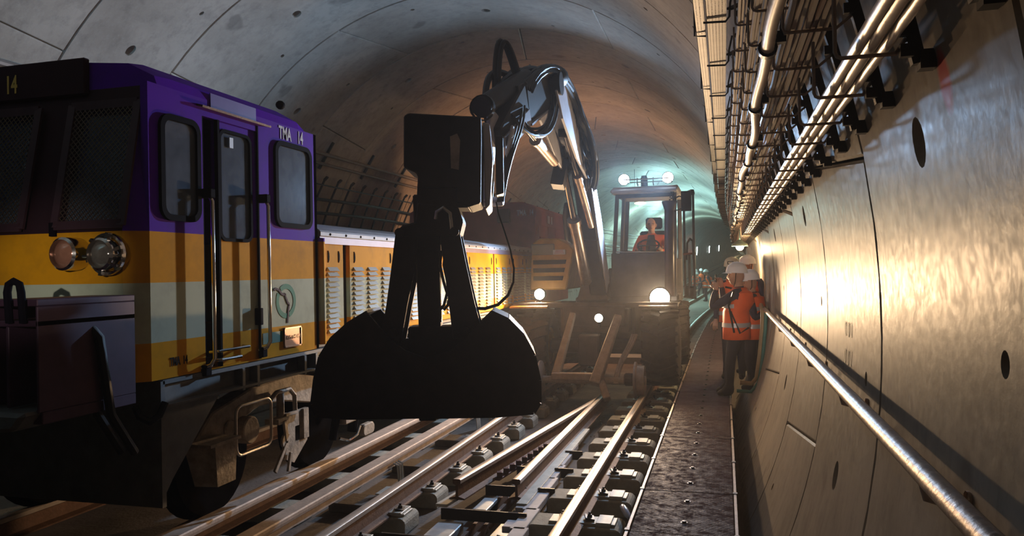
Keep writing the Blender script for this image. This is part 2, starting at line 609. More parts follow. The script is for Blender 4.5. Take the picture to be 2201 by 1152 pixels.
def segment_mesh(name, a0, a1, b0, b1, flip, hc=0.5):
    """one precast segment in a ring of unit width: joint angles a0,a1 at the near edge and b0,b1 at the far edge"""
    bm = bmesh.new()
    W = 1.74
    g = 0.006
    hu, hp = 0.125 / W, 0.06 / W
    span = radians(a1 - a0) * RAD
    hv, hq = 0.125 / span, 0.06 / span
    pocket = [(0.5, hc, 0.5 * 0.135), (0.18 if flip else 0.82, 0.26, 0.03), (0.80 if flip else 0.2, 0.74, 0.03)]
    us = sorted({0.0, 0.012 / W, 1 - 0.012 / W, 1.0, 0.5 - hu, 0.5 + hu, pocket[1][0] - hp, pocket[1][0] + hp, pocket[2][0] - hp, pocket[2][0] + hp})
    vs = sorted({0.0, 0.012 / span, 1 - 0.012 / span, 1.0, hc - hv, hc + hv, 0.26 - hq, 0.26 + hq, 0.74 - hq, 0.74 + hq, 0.07, 0.14, 0.20, 0.32, 0.38, 0.68, 0.80, 0.87, 0.93} | ({0.44, 0.56, 0.62} if hc == 0.5 else ({0.55, 0.61} if hc < 0.5 else {0.44, 0.49})))

    def P(u, v, r):
        th0 = a0 + (b0 - a0) * u
        th1 = a1 + (b1 - a1) * u
        gg = math.degrees(g / RAD)
        th = radians(th0 + gg + (th1 - th0 - 2 * gg) * v)
        return (XC + r * cos(th), u, ZC + r * sin(th))
    uu = lambda u: 0.5 + (u - 0.5) * (1 - 2 * g / W)
    V = {}
    for i, u in enumerate(us):
        for j, v in enumerate(vs):
            e = (i in (0, len(us) - 1)) or (j in (0, len(vs) - 1))
            V[i, j] = bm.verts.new(P(uu(u), v, RAD + (0.012 if e else 0)))
    holes = {}
    for (hu_, hv_, hr), du, dv in zip(pocket, (hu, hp, hp), (hv, hq, hq)):
        i = min(range(len(us) - 1), key=lambda k: abs((us[k] + us[k + 1]) / 2 - hu_) + abs(us[k + 1] - us[k] - 2 * du) * 5)
        j = min(range(len(vs) - 1), key=lambda k: abs((vs[k] + vs[k + 1]) / 2 - hv_) + abs(vs[k + 1] - vs[k] - 2 * dv) * 5)
        holes[i, j] = hr
    for i in range(len(us) - 1):
        for j in range(len(vs) - 1):
            q = (V[i, j], V[i + 1, j], V[i + 1, j + 1], V[i, j + 1])
            if (i, j) not in holes:
                bm.faces.new(q)
                continue
            hr = holes[i, j]
            uc, vc = (us[i] + us[i + 1]) / 2, (vs[j] + vs[j + 1]) / 2
            N = 16
            rings = []
            for rr, dep in ((hr, 0.0), (hr * 0.93, 0.012), (hr * 0.86, 0.09)):
                ring = []
                for k in range(N):
                    t = 2 * pi * (k + 0.5) / N - pi * 0.75
                    ring.append(bm.verts.new(P(uu(uc + rr * cos(t) / W), vc + rr * sin(t) / span, RAD + dep)))
                rings.append(ring)
            c4 = list(q)
            for s in range(4):
                for k in range(N // 4):
                    a = rings[0][(s * 4 + k) % N]
                    b_ = rings[0][(s * 4 + k + 1) % N]
                    if k < N // 4 - 1:
                        # fan: first half to this corner, rest to the next
                        bm.faces.new((c4[s] if k < 2 else c4[(s + 1) % 4], b_, a))
                        if k == 1:
                            bm.faces.new((c4[s], c4[(s + 1) % 4], b_))
                    else:
                        bm.faces.new((c4[(s + 1) % 4], b_, a))
            for ra, rb in zip(rings, rings[1:]):
                for k in range(N):
                    bm.faces.new((ra[k], ra[(k + 1) % N], rb[(k + 1) % N], rb[k]))
            bm.faces.new(rings[-1])
    # skirts into the joints
    def skirt(keys):
        prev = None
        for (i, j) in keys:
            co = V[i, j].co
            d = Vector((co.x - XC, 0, co.z - ZC)).normalized()
            nv = bm.verts.new(co + d * 0.18)
            if prev:
                bm.faces.new((prev[0], V[i, j], nv, prev[1]))
            prev = (V[i, j], nv)
    I, J = len(us) - 1, len(vs) - 1
    skirt([(i, 0) for i in range(I + 1)])
    skirt([(i, J) for i in range(I + 1)])
    skirt([(0, j) for j in range(J + 1)])
    skirt([(I, j) for j in range(J + 1)])
    bmesh.ops.recalc_face_normals(bm, faces=bm.faces)
    # make the inner faces point to the axis
    f0 = max(bm.faces, key=lambda f: f.calc_area())
    c = f0.calc_center_median()
    if f0.normal.dot(Vector((XC - c.x, 0, ZC - c.z))) < 0:
        bmesh.ops.reverse_faces(bm, faces=bm.faces)
    me = bpy.data.meshes.new(name)
    bm.to_mesh(me)
    bm.free()
    me.shade_smooth()
    me.set_sharp_from_angle(angle=radians(28))
    me.materials.append(LINING)
    return me


RA = [(-40, -40), (-11.5, -14.3), (35, 35.5), (83.6, 88.6), (137.5, 140.0), (191, 191), (216, 216)]
RB = [(-41, -41), (9.3, 11.6), (62, 62), (115, 110.5), (165, 165), (216, 216)]
SEG = {}
for kk, J_ in (('A', RA), ('B', RB)):
    SEG[kk] = [(segment_mesh('lining_segment', J_[i][0], J_[i + 1][0], J_[i][1], J_[i + 1][1], kk == 'A', {('A', 1): 0.44, ('B', 0): 0.58, ('B', 3): 0.45, ('A', 3): 0.58}.get((kk, i), 0.5)),
                (J_[i][0] + J_[i + 1][0]) / 2) for i in range(len(J_) - 1)]
ringY = [-3.2, -1.6, -0.05, 1.51, 3.09, 4.62, 6.17, 7.58, 9.36, 11.09]
while ringY[-1] < 58:
    ringY.append(ringY[-1] + 1.74)
for i in range(len(ringY) - 1):
    y0, y1 = ringY[i], ringY[i + 1]
    kk = 'A' if (i % 2 == 1) else 'B'
    for me_, ac in SEG[kk]:
        par = wall_right if ac < 40 else (wall_left if ac > 140 else ceiling)
        o = bpy.data.objects.new('lining_segment', me_)
        COL.objects.link(o)
        o.parent = par
        dx, dz = bx_(y0), bz_(y0)
        dx1, dz1 = bx_(y1), bz_(y1)
        # shear each ring along the bend so that the rings meet
        Mx = Matrix(((1, dx1 - dx, 0, dx), (0, (y1 - y0) * 1.0, 0, y0), (0, dz1 - dz, 1, dz), (0, 0, 0, 1)))
        if dx1 - dx < 1e-6:
            o.location = (0, y0, 0)
            o.scale = (1, y1 - y0, 1)
        else:
            o.location = (dx, y0, dz)
            o.scale = (1, sqrt((y1 - y0) ** 2 + (dx1 - dx) ** 2) , 1)
            o.rotation_euler = (atan2(dz1 - dz, y1 - y0), 0, -atan2(dx1 - dx, y1 - y0))
# the far tunnel, too far for its segments to be told apart
mb = MB()
path, prof_n = [], 48
ys = []
y = ringY[-1]
while y < 290:
    ys += [(y, 0), (y + 1.70, 0), (y + 1.705, 0.03), (y + 1.735, 0.03)]
    y += 1.74
rings = []
for (y, dr) in ys:
    rings.append([mb.bm.verts.new((XC + bx_(y) + (RAD + dr) * cos(t), y, ZC + bz_(y) + (RAD + dr) * sin(t)))
                  for t in [radians(-30 + 240 * k / prof_n) for k in range(prof_n + 1)]])
for a, b in zip(rings, rings[1:]):
    for k in range(prof_n):
        mb.bm.faces.new((a[k], b[k], b[k + 1], a[k + 1]))
mb.build('far_lining', LINING, ceiling, smooth=35, kind='stuff', fix=False)

# painted survey figures on the right wall
GRN = mat('faded_green_paint', (0.30, 0.31, 0.22), 0.6, 0, 0.3, 30)


def wall_x(z):
    return XC + sqrt(max(0, RAD ** 2 - (z - ZC) ** 2))


for s_, yy, zz in (('0', 3.97, 1.395), ('0', 3.88, 1.395), ('1', 3.80, 1.40), ('0', 3.97, 1.265), ('0', 3.88, 1.265), ('1', 3.80, 1.27)):
    text(s_, 0.10, GRN, wall_right, 'painted_figure', (wall_x(zz + 0.035) - 0.004, yy, zz), (pi / 2, 0, -pi / 2), 0.0005, 0.9)

# ------------------------------------------------------------------ floor
floor = thing('floor', (0, 0, 0), kind='structure')
mb = MB()
mb.sweep([(-7.0, -0.30), (0.25, -0.30), (0.25, -0.36), (-7.0, -0.36)], stations(-4, 290, 4))
mb.build('floor_slab', CONC, floor)
# raised plain concrete bed further down the line
mb = MB()
mb.sweep([(-2.95, -0.30), (-2.95, -0.16), (-0.68, -0.16), (-0.68, -0.30)], stations(16.5, 290, 4))
mb.build('track_bed', mat('pale_track_bed', (0.34, 0.31, 0.27), 0.8, 0, 0.35, 1.5, bump=0.3), floor)
mb = MB()
mb.sweep([(-6.3, -0.30), (-6.3, -0.19), (-5.55, -0.19), (-5.55, -0.30)], stations(-4, 290, 4))
mb.build('cable_trough', BLOCK, floor)

# ------------------------------------------------------------------ walkway of bolted tread plates
walk = thing('walkway', (-0.28, 0, -0.3), 'raised walkway of bolted steel tread plates beside the right wall', 'walkway')
mb = MB()
mb.sweep([(-0.57, -0.30), (-0.57, 0.085), (0.01, 0.085), (0.01, -0.30)], stations(-2, 200, 3))
mb.build('walkway_base', DARKST, walk)
plate_me = bolt_me = None
yj = 5.66 - 0.912 * 8
k = 0
while yj < 34:
    dx = bx_(yj)
    if plate_me is None:
        mb = MB()
        mb.bx(-0.59, 0.03, yj + 0.004, yj + 0.908, 0.085, 0.12)
        o = mb.build('tread_plate', TREAD, walk, bevel=0.003)
        plate_me = o.data
        y_first = yj
    else:
        o = inst(plate_me, 'tread_plate', walk, (dx, yj - y_first, random.uniform(-0.002, 0.001)))
    for q in (0.23, 0.68):
        if bolt_me is None:
            mb = MB()
            c = (-0.275, y_first + 0.23, 0.119)
            mb.lathe([(0.024, 0), (0.024, 0.003), (0.014, 0.004)], c, 'Z', 14)
            mb.lathe([(0.014, 0.003), (0.014, 0.012), (0.0, 0.013)], c, 'Z', 6)
            b0 = mb.build('bolt', DARKST, o)
            bolt_me = b0.data
        else:
            b0 = inst(bolt_me, 'bolt', o, (0, q - 0.23, 0))
    # edge splice plates on both sides
    k += 1
    yj += 0.912
mb = MB()
mb.sweep([(-0.59, 0.085), (-0.59, 0.12), (0.03, 0.12), (0.03, 0.085)], stations(yj, 200, 3))
mb.build('far_deck', TREAD, walk)
mb = MB()
for xe in (-0.615, 0.035):
    mb.sweep([(xe, 0.05), (xe, 0.128), (xe + 0.018, 0.128), (xe + 0.018, 0.05)], stations(-2, 60, 3))
mb.build('edge_angle', BRKT, walk)
mb = MB()
for i in range(30):
    yy = 5.66 - 0.912 * 6 + 0.912 * i
    for xe in (-0.622, 0.03):
        mb.bx(xe + bx_(yy), xe + 0.03 + bx_(yy), yy - 0.02, yy + 0.02, 0.06, 0.132)
mb.build('edge_clip', DARKST, walk, kind='stuff')

# ------------------------------------------------------------------ handrail on the right wall
hr = thing('handrail', (0.44, 1.0, 1.24), 'long steel pipe handrail fixed along the right tunnel wall', 'handrail')
mb = MB()
mb.tube([(0.44, y_, 1.24) for y_ in (-2, 1, 3, 5, 7, 9.25)], 0.026, 16)
mb.build('rail_pipe', HANDR, hr, smooth=True)
for y_ in (0.72, 2.01, 3.33, 4.59, 5.72, 7.0, 8.2):
    mb = MB()
    mb.tube([(0.44, y_, 1.22), (0.45, y_, 1.175), (0.49, y_, 1.165), (0.56, y_, 1.17)], 0.009, 8)
    mb.lathe([(0.028, 0), (0.028, 0.008), (0, 0.009)], (0.535, y_, 1.17), 'X', 10)
    mb.build('rail_bracket', BRKT, hr, smooth=True)
# its next length beyond the photographers: painted cream, with a turquoise kicker
hr2 = thing('cream_handrail', (0.4, 10.6, 0.12), 'cream painted pipe handrail with a bent end behind the visitors', 'handrail')
mb = MB()
mb.tube([(0.16, 9.92, 0.30), (0.30, 9.94, 0.29), (0.36, 9.95, 0.36), (0.40, 9.98, 0.62), (0.44, 10.02, 0.95), (0.45, 10.05, 1.18), (0.44, 10.3, 1.24), (0.44, 12, 1.24), (0.46, 16, 1.24)], 0.028, 10)
mb.build('rail_pipe', mat('cream_paint', (0.55, 0.40, 0.22), 0.4, 0, 0.2, 6), hr2, smooth=True)
mb = MB()
mb.tube([(0.12, 9.9, 0.20), (0.29, 9.92, 0.19), (0.38, 9.93, 0.30), (0.435, 9.96, 0.6), (0.475, 10.0, 0.95), (0.49, 10.03, 1.18)], 0.022, 8)
mb.build('lower_hose', mat('turquoise_hose', (0.12, 0.34, 0.30), 0.45, 0, 0.2, 6), hr2, smooth=True)

# ------------------------------------------------------------------ right running track
track = thing('right_track', (-1.86, 0, -0.3), 'right railway track with rails on rows of concrete blocks', 'railway track')
RP = [(-0.068, -0.172), (0.068, -0.172), (0.068, -0.160), (0.012, -0.145), (0.009, -0.05), (0.034, -0.038), (0.036, -0.006), (0.028, 0.0),
      (-0.028, 0.0), (-0.036, -0.006), (-0.034, -0.038), (-0.009, -0.05), (-0.012, -0.145), (-0.068, -0.160)]


def rail(x0, y0, y1, parent, x1=None, name='rail', top=RAILTOP, side=RUST, step=2.0, sc=1.0):
    mb = MB()
    x1 = x0 if x1 is None else x1
    st = stations(y0, y1, step)
    st = [(a + x0 + (x1 - x0) * (b - y0) / (y1 - y0), b, c) for a, b, c in st]
    mb.sweep([(a * sc, b) for a, b in RP], st)
    mb.bm.faces.ensure_lookup_table()
    o = mb.build(name, [side, top], parent, smooth=50)
    for p in o.data.polygons:
        if p.normal.z > 0.35 and p.center.z > -0.012 + (0.3 if parent else 0) - 0.3 + 0.3 * 0 or False:
            p.material_index = 1
    me = o.data
    org = ORG[root_of(o).name]
    for p in me.polygons:
        zz = p.center.z + org.z - bz_(p.center.y + org.y)
        p.material_index = 1 if zz > -0.030 else 0
    return o


rail(-2.61, -3, 200, track)
rail(-1.11, -3, 200, track)
# concrete blocks carrying chair plates
bp_me = {}


def block_proto(yc):
    """block whose middle is at (0,yc): returns block object with chair plate and clips"""
    mb = MB()
    x0, x1 = -0.36, 0.36
    z0, z1 = -0.30, -0.165
    prof = [(x0, z0), (x1, z0), (x1, z1 - 0.03), (x1 - 0.03, z1), (x0 + 0.03, z1), (x0, z1 - 0.03)]
    mb.prism(prof, 'Y', yc - 0.15, yc + 0.15)
    return mb


def make_block(xc, yc, parent, w0, w1, proto=[None]):
    key = (round(w0, 2), round(w1, 2))
    if key not in bp_me:
        def mk(f):
            m_ = MB()
            f(m_)
            return m_
        a = MB()
        z0, z1 = -0.30, -0.168
        a.prism([(w0, z0), (w1, z0), (w1, z1 - 0.03), (w1 - 0.03, z1), (w0 + 0.03, z1), (w0, z1 - 0.03)], 'Y', -0.15, 0.15)
        ao = a.build('sleeper_block', BLOCK, parent, bevel=0.01, local=True)
        b = MB()
        b.bx(max(w0 + 0.04, -0.20), min(w1 - 0.03, 0.30), -0.085, 0.085, z1 - 0.002, z1 + 0.018)
        b.bx(min(w1 - 0.16, 0.16), min(w1 - 0.05, 0.27), -0.10, 0.10, z1 - 0.002, z1 + 0.03)
        bo = b.build('chair_plate', GALV_D, ao, bevel=0.003, local=True)
        cm = []
        for s in (-1, 1):
            c = MB()
            c.box((s * 0.098, 0, z1 + 0.034), (0.07, 0.10, 0.014), (0, s * 0.22, 0.25))
            c.lathe([(0.018, -0.004), (0.018, 0.022), (0.010, 0.024), (0.010, 0.040), (0, 0.041)], (s * 0.10, 0, z1 + 0.036), 'Z', 6)
            cm.append(c.build('rail_clip', DARKST, ao, local=True).data)
        bp_me[key] = (ao.data, bo.data, cm)
        off = Vector((xc, yc, 0)) - ORG[parent.name]
        ao.location = off
        return ao
    A, B, C_ = bp_me[key]
    off = Vector((xc + bx_(yc), yc, bz_(yc))) - ORG[parent.name]
    ao = inst(A, 'sleeper_block', parent, off)
    inst(B, 'chair_plate', ao, (0, 0, 0))
    for q_ in C_:
        inst(q_, 'rail_clip', ao, (0, 0, 0))
    return ao


GALV_D = mat('dusty_plate_steel', (0.56, 0.54, 0.48), 0.55, 0.35, 0.35, 12)
yb = 5.80 - 0.70 * 5
while yb < 16.3:
    make_block(-1.11, yb, track, -0.36, 0.35)
    make_block(-2.61, yb - 0.10, track, -0.30, 0.20)
    yb += 0.685
rb = mat('ladder_strip_concrete', (0.56, 0.54, 0.56), 0.7, 0.1, 0.35, 6)
# toothed strip between the right rail and the switch blades
sw = thing('switch_panel', (-1.75, 6.0, -0.3), 'set of cut switch rails, cross bars and metal troughs between the running rails', 'track switch')
mb = MB()
prof = []
y_ = 3.6
while y_ < 10.4:
    xa = -1.45 - 0.052 * (y_ - 3.6)
    mb.bx(xa - 0.015, xa + 0.10, y_, y_ + 0.5, -0.215, -0.16)
    mb.bx(xa - 0.085, xa - 0.01, y_ + 0.04, y_ + 0.20, -0.215, -0.165)
    y_ += 0.46
mb.build('toothed_strip', rb, sw, bevel=0.004)
rail(-2.19, 6.06, 10.8, sw, -1.62, 'switch_rail', RAILTOP, RUST)
rail(-1.70, 6.16, 10.8, sw, -1.66, 'switch_rail', RAILTOP, RUST)
# raw end faces of the cut rails catch light: small saddle plates below them
mb = MB()
mb.bx(-1.66, -1.57, 6.0, 9.0, -0.178, -0.150)
mb.build('rail_foot_plate', GALV_D, sw, bevel=0.003)
mb = MB()
mb.hexa([(-2.32, 5.9, -0.19), (-2.22, 5.9, -0.19), (-2.02, 7.4, -0.19), (-2.12, 7.4, -0.19), (-2.32, 5.9, -0.165), (-2.22, 5.9, -0.165), (-2.02, 7.4, -0.165), (-2.12, 7.4, -0.165)])
mb.build('rail_foot_plate', GALV_D, sw, bevel=0.003)
for yy, xa, xb in ((5.08, -2.42, -1.48), (5.72, -2.20, -1.50), (6.42, -2.05, -1.68), (7.10, -1.58, -1.40), (6.42, -1.58, -1.43), (7.8, -1.62, -1.44), (4.4, -2.42, -1.45), (7.1, -1.95, -1.72)):
    mb = MB()
    mb.bx(xa, xb, yy - 0.012, yy + 0.012, -0.225, -0.135)
    mb.build('cross_bar', DARKST, sw, bevel=0.003)
TROUGH = mat('trough_galvanised', (0.60, 0.64, 0.66), 0.45, 0.55, 0.35, 7)
for y0, y1, x0, x1 in ((4.2, 4.95, -2.24, -1.98), (5.2, 5.62, -2.18, -1.98), (5.95, 6.28, -2.02, -1.90)):
    mb = MB()
    mb.bx(x0, x1, y0, y1, -0.30, -0.205)
    mb.build('trough_cover', TROUGH, sw, bevel=0.006)
for x0, x1 in ((-1.93, -1.90), (-1.84, -1.81)):
    mb = MB()
    mb.bx(x0, x1, 3.8, 6.6, -0.30, -0.235)
    mb.build('trough_side', RUST, sw)
mb = MB()
mb.hexa([(-1.80, 3.8, -0.298), (-1.60, 3.8, -0.298), (-1.58, 7.4, -0.298), (-1.72, 7.4, -0.298), (-1.80, 3.8, -0.285), (-1.60, 3.8, -0.285), (-1.58, 7.4, -0.285), (-1.72, 7.4, -0.285)])
mb.build('trough_floor', TROUGH, sw)
# red-brown toothed rack lying beside the left cut rail
mb = MB()
for i in range(9):
    t = i / 8
    x_, y_ = -2.02 + 0.16 * t, 6.75 + 1.2 * t
    mb.box((x_, y_, -0.13), (0.05, 0.06, 0.05), (0, 0, 0.3))
mb.beam((-2.03, 6.7, -0.165), (-1.85, 8.0, -0.165), 0.05, 0.02)
mb.build('toothed_rack', mat('red_oxide_steel', (0.14, 0.05, 0.045), 0.5, 0.4, 0.4, 12), sw, bevel=0.003)
# small rubble and crumpled bottles
for (x_, y_, z_, r_, lb) in ((-1.60, 5.86, -0.275, 0.026, 'crumpled clear bottle lying left of its twin between the rails'), (-1.54, 5.93, -0.272, 0.028, 'crumpled clear bottle lying nearest the right rail in the trough')):
    mb = MB()
    mb.tube([(x_, y_, z_), (x_ + 0.02, y_ - 0.05, z_ + 0.005), (x_ + 0.05, y_ - 0.14, z_), (x_ + 0.06, y_ - 0.17, z_), (x_ + 0.065, y_ - 0.19, z_)], [r_ * 0.9, r_, r_ * 0.95, 0.012, 0.011], 12)
    o = mb.build('plastic_bottle', mat('bottle_plastic', (0.5, 0.55, 0.7), 0.15, 0.1, 0.2, 8), None, smooth=True)
    tag(o, lb, 'bottle', 'bottles in the trough')
mb = MB()
mb.tube([(-0.80, 6.02, -0.13), (-0.78, 5.95, -0.125), (-0.745, 5.86, -0.14), (-0.73, 5.82, -0.15)], [0.024, 0.028, 0.026, 0.012], 12)
o = mb.build('plastic_bottle', MATS['bottle_plastic'], None, smooth=True)
tag(o, 'clear bottle lying on the end of a sleeper block by the walkway', 'bottle')
mb = MB()
for i in range(160):
    x_, y_ = random.uniform(-0.74, -0.63), random.uniform(4.5, 12)
    s = random.uniform(0.012, 0.035)
    mb.box((x_, y_, -0.29 + s / 3), (s, s * 1.2, s * 0.8), (random.random(), random.random(), random.random() * 3))
for i in range(120):
    x_, y_ = random.uniform(-2.3, -1.4), random.uniform(4.5, 12)
    s = random.uniform(0.008, 0.025)
    mb.box((x_, y_, -0.29 + s / 3), (s, s * 1.2, s * 0.8), (random.random(), random.random(), random.random() * 3))
o = mb.build('rubble', BLOCK, None)
tag(o, 'small broken stones scattered along the track bed', 'rubble', kind='stuff')

# guide bar left of the right track
gb = thing('guide_bar', (-2.95, 6, -0.3), 'raised rusty flat-topped guide bar beside the left running rail', 'guide bar')
mb = MB()
gp = [(-0.055, -0.02), (0.05, -0.02), (0.055, 0.0), (0.055, 0.02), (0.05, 0.03), (-0.055, 0.03), (-0.06, 0.02)]
mb.sweep([(a - 2.93, b + 0.07) for a, b in gp], [(0, -3, 0), (0, 3, 0), (0, 9.2, 0)])
mb.prism([(-2.94, -0.02), (-2.92, -0.02), (-2.92, 0.06), (-2.94, 0.06)], 'Y', -3, 9.15)
mb.build('bar', GUIDE, gb)
mb = MB()
mb.tube([(-2.90, 9.2, 0.085), (-2.90, 9.36, 0.07), (-2.90, 9.46, -0.02), (-2.90, 9.55, -0.28)], 0.022, 8)
mb.tube([(-2.96, 9.2, 0.085), (-2.96, 9.36, 0.07), (-2.96, 9.46, -0.02), (-2.96, 9.55, -0.28)], 0.022, 8)
mb.build('end_ramp', GALV_D, gb, smooth=True)
for y_ in (3.9, 6.42, 8.7):
    mb = MB()
    for d in (-0.05, 0.0, 0.05):
        mb.tube([(-2.90, y_ + d, 0.02), (-2.86, y_ + d, 0.0), (-2.85, y_ + d, -0.14), (-2.82, y_ + d, -0.20), (-2.80, y_ + d, -0.25)], 0.010, 6)
    mb.bx(-3.05, -2.76, y_ - 0.12, y_ + 0.12, -0.30, -0.24)
    mb.build('bar_bracket', GALV_D, gb, smooth=50)
for y_ in (4.6, 5.9, 7.2, 8.4):
    mb = MB()
    mb.hexa([(-3.3, y_, -0.3), (-2.72, y_ - 0.05, -0.3), (-2.72, y_ + 0.3, -0.3), (-3.3, y_ + 0.35, -0.3),
             (-3.3, y_, -0.22), (-2.76, y_ - 0.03, -0.22), (-2.76, y_ + 0.28, -0.22), (-3.3, y_ + 0.33, -0.22)])
    mb.build('support_block', CONC, gb, bevel=0.01)

# left track under the locomotive
trl = thing('left_track', (-4.4, 0, -0.3), 'left railway track under the locomotive', 'railway track')
rail(-3.68, -3, 200, trl, top=GUIDE)
rail(-5.12, -3, 200, trl)
mb = MB()
mb.sweep([(-3.50 + a, b + 0.02) for a, b in gp], [(0, -3, 0), (0, 9.0, 0), (0, 13, 0)])
mb.build('check_bar', GUIDE, trl)
for i in range(16):
    y_ = 2.8 + i * 0.9
    mb = MB()
    mb.bx(-3.98, -3.36, y_, y_ + 0.26, -0.30, -0.165)
    mb.build('sleeper_block', BLOCK, trl, bevel=0.012)

# ------------------------------------------------------------------ right cable rack: brackets every 0.45 m with J-shaped arms
LV = [(0.27, 0.405, 2.235, 0.17), (0.185, 0.335, 2.44, 0.16), (0.115, 0.275, 2.66, 0.14), (0.072, 0.21, 2.89, 0.13)]
pm = am = None
nb = 0
for k in range(-6, 88):
    yb = 2.02 + 0.455 * k
    base = (0.46 + bx_(yb), yb, 2.2 + bz_(yb))
    if k == -6:
        br = thing('cable_bracket', base)
        mb = MB()
        pts = []
        for j in range(8):
            th = radians(10.6 + 16.5 * j / 7)
            pts.append((XC + (RAD - 0.035) * cos(th), yb, ZC + (RAD - 0.035) * sin(th)))
        for a, b in zip(pts, pts[1:]):
            mb.beam(a, b, 0.028, 0.03, side=(0, 1, 0))
        mb.bx(pts[0][0] + 0.0, pts[0][0] + 0.035, yb - 0.020, yb + 0.020, pts[0][2] - 0.015, pts[0][2] + 0.03)
        mb.box((0.425, yb - 0.02, 2.235), (0.03, 0.02, 0.03))
        for (x0, x1, z, up) in LV:
            zz = z + 0.02
            mb.box((wall_x(zz + 0.04) - 0.055, yb - 0.02, zz + 0.03), (0.03, 0.018, 0.03))
        mb.build('bracket_post', DARKST, br)
        for (x0, x1, z, up) in LV:
            mb = MB()
            c = 0.016
            mb.tube([(x0, yb, z + up), (x0, yb, z + c), (x0 + c * 0.3, yb, z + c * 0.3), (x0 + c, yb, z), (x1, yb, z), (wall_x(z + 0.04) - 0.045, yb, z + 0.04)], 0.0052, 6)
            mb.build('bracket_arm', BRKT, br, smooth=True)
        proto_br = br
    else:
        br = dup(proto_br, None, base)
    _o = {0: 'J-armed cable bracket whose foot sits above the pink paint mark', 1: 'J-armed cable bracket next beyond the one above the pink paint'}
    _n = ['third', 'fourth', 'fifth', 'sixth', 'seventh', 'eighth']
    lb_ = _o.get(k) or ('J-armed cable bracket, %s of the row counted from the pink paint mark' % _n[k - 2] if 2 <= k <= 7 else
                        'J-armed cable bracket overhead, nearer the camera than the pink paint mark' if k < 0 else 'dark steel cable bracket with four J-shaped arms further along the right wall')
    tag(br, lb_, 'cable bracket', 'cable brackets along the right wall' if k > 7 else ('cable brackets overhead' if k < 0 else 'near cable brackets on the right wall'))


def wiggle(x, z, y0, y1, amp, seed, sag=0.0, step=0.2275):
    rnd = random.Random(seed)
    pts = []
    n = int((y1 - y0) / step)
    cx_, cz_ = 0, 0
    for i in range(n + 1):
        y = y0 + i * step
        st = step if y < 14 else step
        cx_ = cx_ * 0.7 + rnd.uniform(-amp, amp)
        cz_ = 0
        s = -sag if i % 2 else 0.0
        pts.append(bend((x + cx_, y, z + cz_ + s)))
    return pts


def cable(name, pts, r, m, label, cat, group, n=6):
    mb = MB()
    mb.tube(pts, r, n)
    o = mb.build(name, m, None, smooth=True)
    tag(o, label, cat, group)
    return o


Y0c = 2.02 - 0.455 * 6
for i, (x_, r_) in enumerate(((0.318, 0.0145), (0.348, 0.0185), (0.382, 0.0145))):
    rnd = random.Random(i)
    pts = []
    rs = []
    n = 420
    for j in range(n):
        y = Y0c + j * 0.10
        pts.append(bend((x_ + 0.0012 * sin(j * 0.35 + i * 2), y, 2.236 + 0.006 + r_)))
        rs.append(r_ * (1.0 + (0.05 if j % 2 else -0.03) * (0.4 if i == 0 else 1)))
    mb = MB()
    mb.tube(pts, rs, 10)
    o = mb.build('foil_cable', FOIL, None, smooth=60)
    tag(o, ('shiny foil-wrapped cable on the lowest arms, farthest from the wall', 'thickest foil-wrapped cable, middle of three on the lowest arms',
            'shiny foil-wrapped cable on the lowest arms, nearest the wall')[i], 'cable', 'foil-wrapped cables')
rows = [(1, [0.197 + 0.019 * i for i in range(7)], 0.0088, 'second'), (2, [0.128 + 0.0165 * i for i in range(9)], 0.0075, 'third'), (3, [0.085 + 0.017 * i for i in range(7)], 0.0072, 'top')]
sd = 10
for lv, xs, r_, nm in rows:
    z = LV[lv][2] + 0.005 + r_
    for i, x_ in enumerate(xs):
        sd += 1
        m_ = (CABLE, CABLE2, CABLE)[i % 3] if (i + lv) % 5 else CABLER
        ends = 'farthest from the wall in' if i == 0 else ('nearest the wall in' if i == len(xs) - 1 else None)
        tr_ = {1: 'second', 2: 'third', 3: 'top'}[lv]
        own = ('sheathed cable %s the row on the %s tier of arms' % (ends, tr_)) if ends else ('brown sheathed cable in the bundle on the %s tier of arms' % tr_ if m_ is CABLER and i != 6 else None)
        cable('cable', wiggle(x_, z + (0.012 if i % 4 == 2 else 0), Y0c, 42, 0.0028, sd, 0.003), r_ * (1.0 if i % 3 else 1.15), m_,
              own or {1: 'thin sheathed cable among the bundle on the second tier of arms', 2: 'thin sheathed cable among the bundle on the third tier of arms',
               3: 'thin sheathed cable among the bundle on the top tier of arms'}[lv], 'cable', 'cables on the %s tier' % nm, n=5)
# second layer on tiers two and three
for i in range(5):
    cable('cable', wiggle(0.205 + 0.022 * i, LV[1][2] + 0.034, Y0c, 42, 0.005, 77 + i, 0.002), 0.008, (CABLE2, CABLE)[i % 2],
          'thin sheathed cable lying on top of the second-tier bundle', 'cable', 'upper cables of the second tier', n=5)
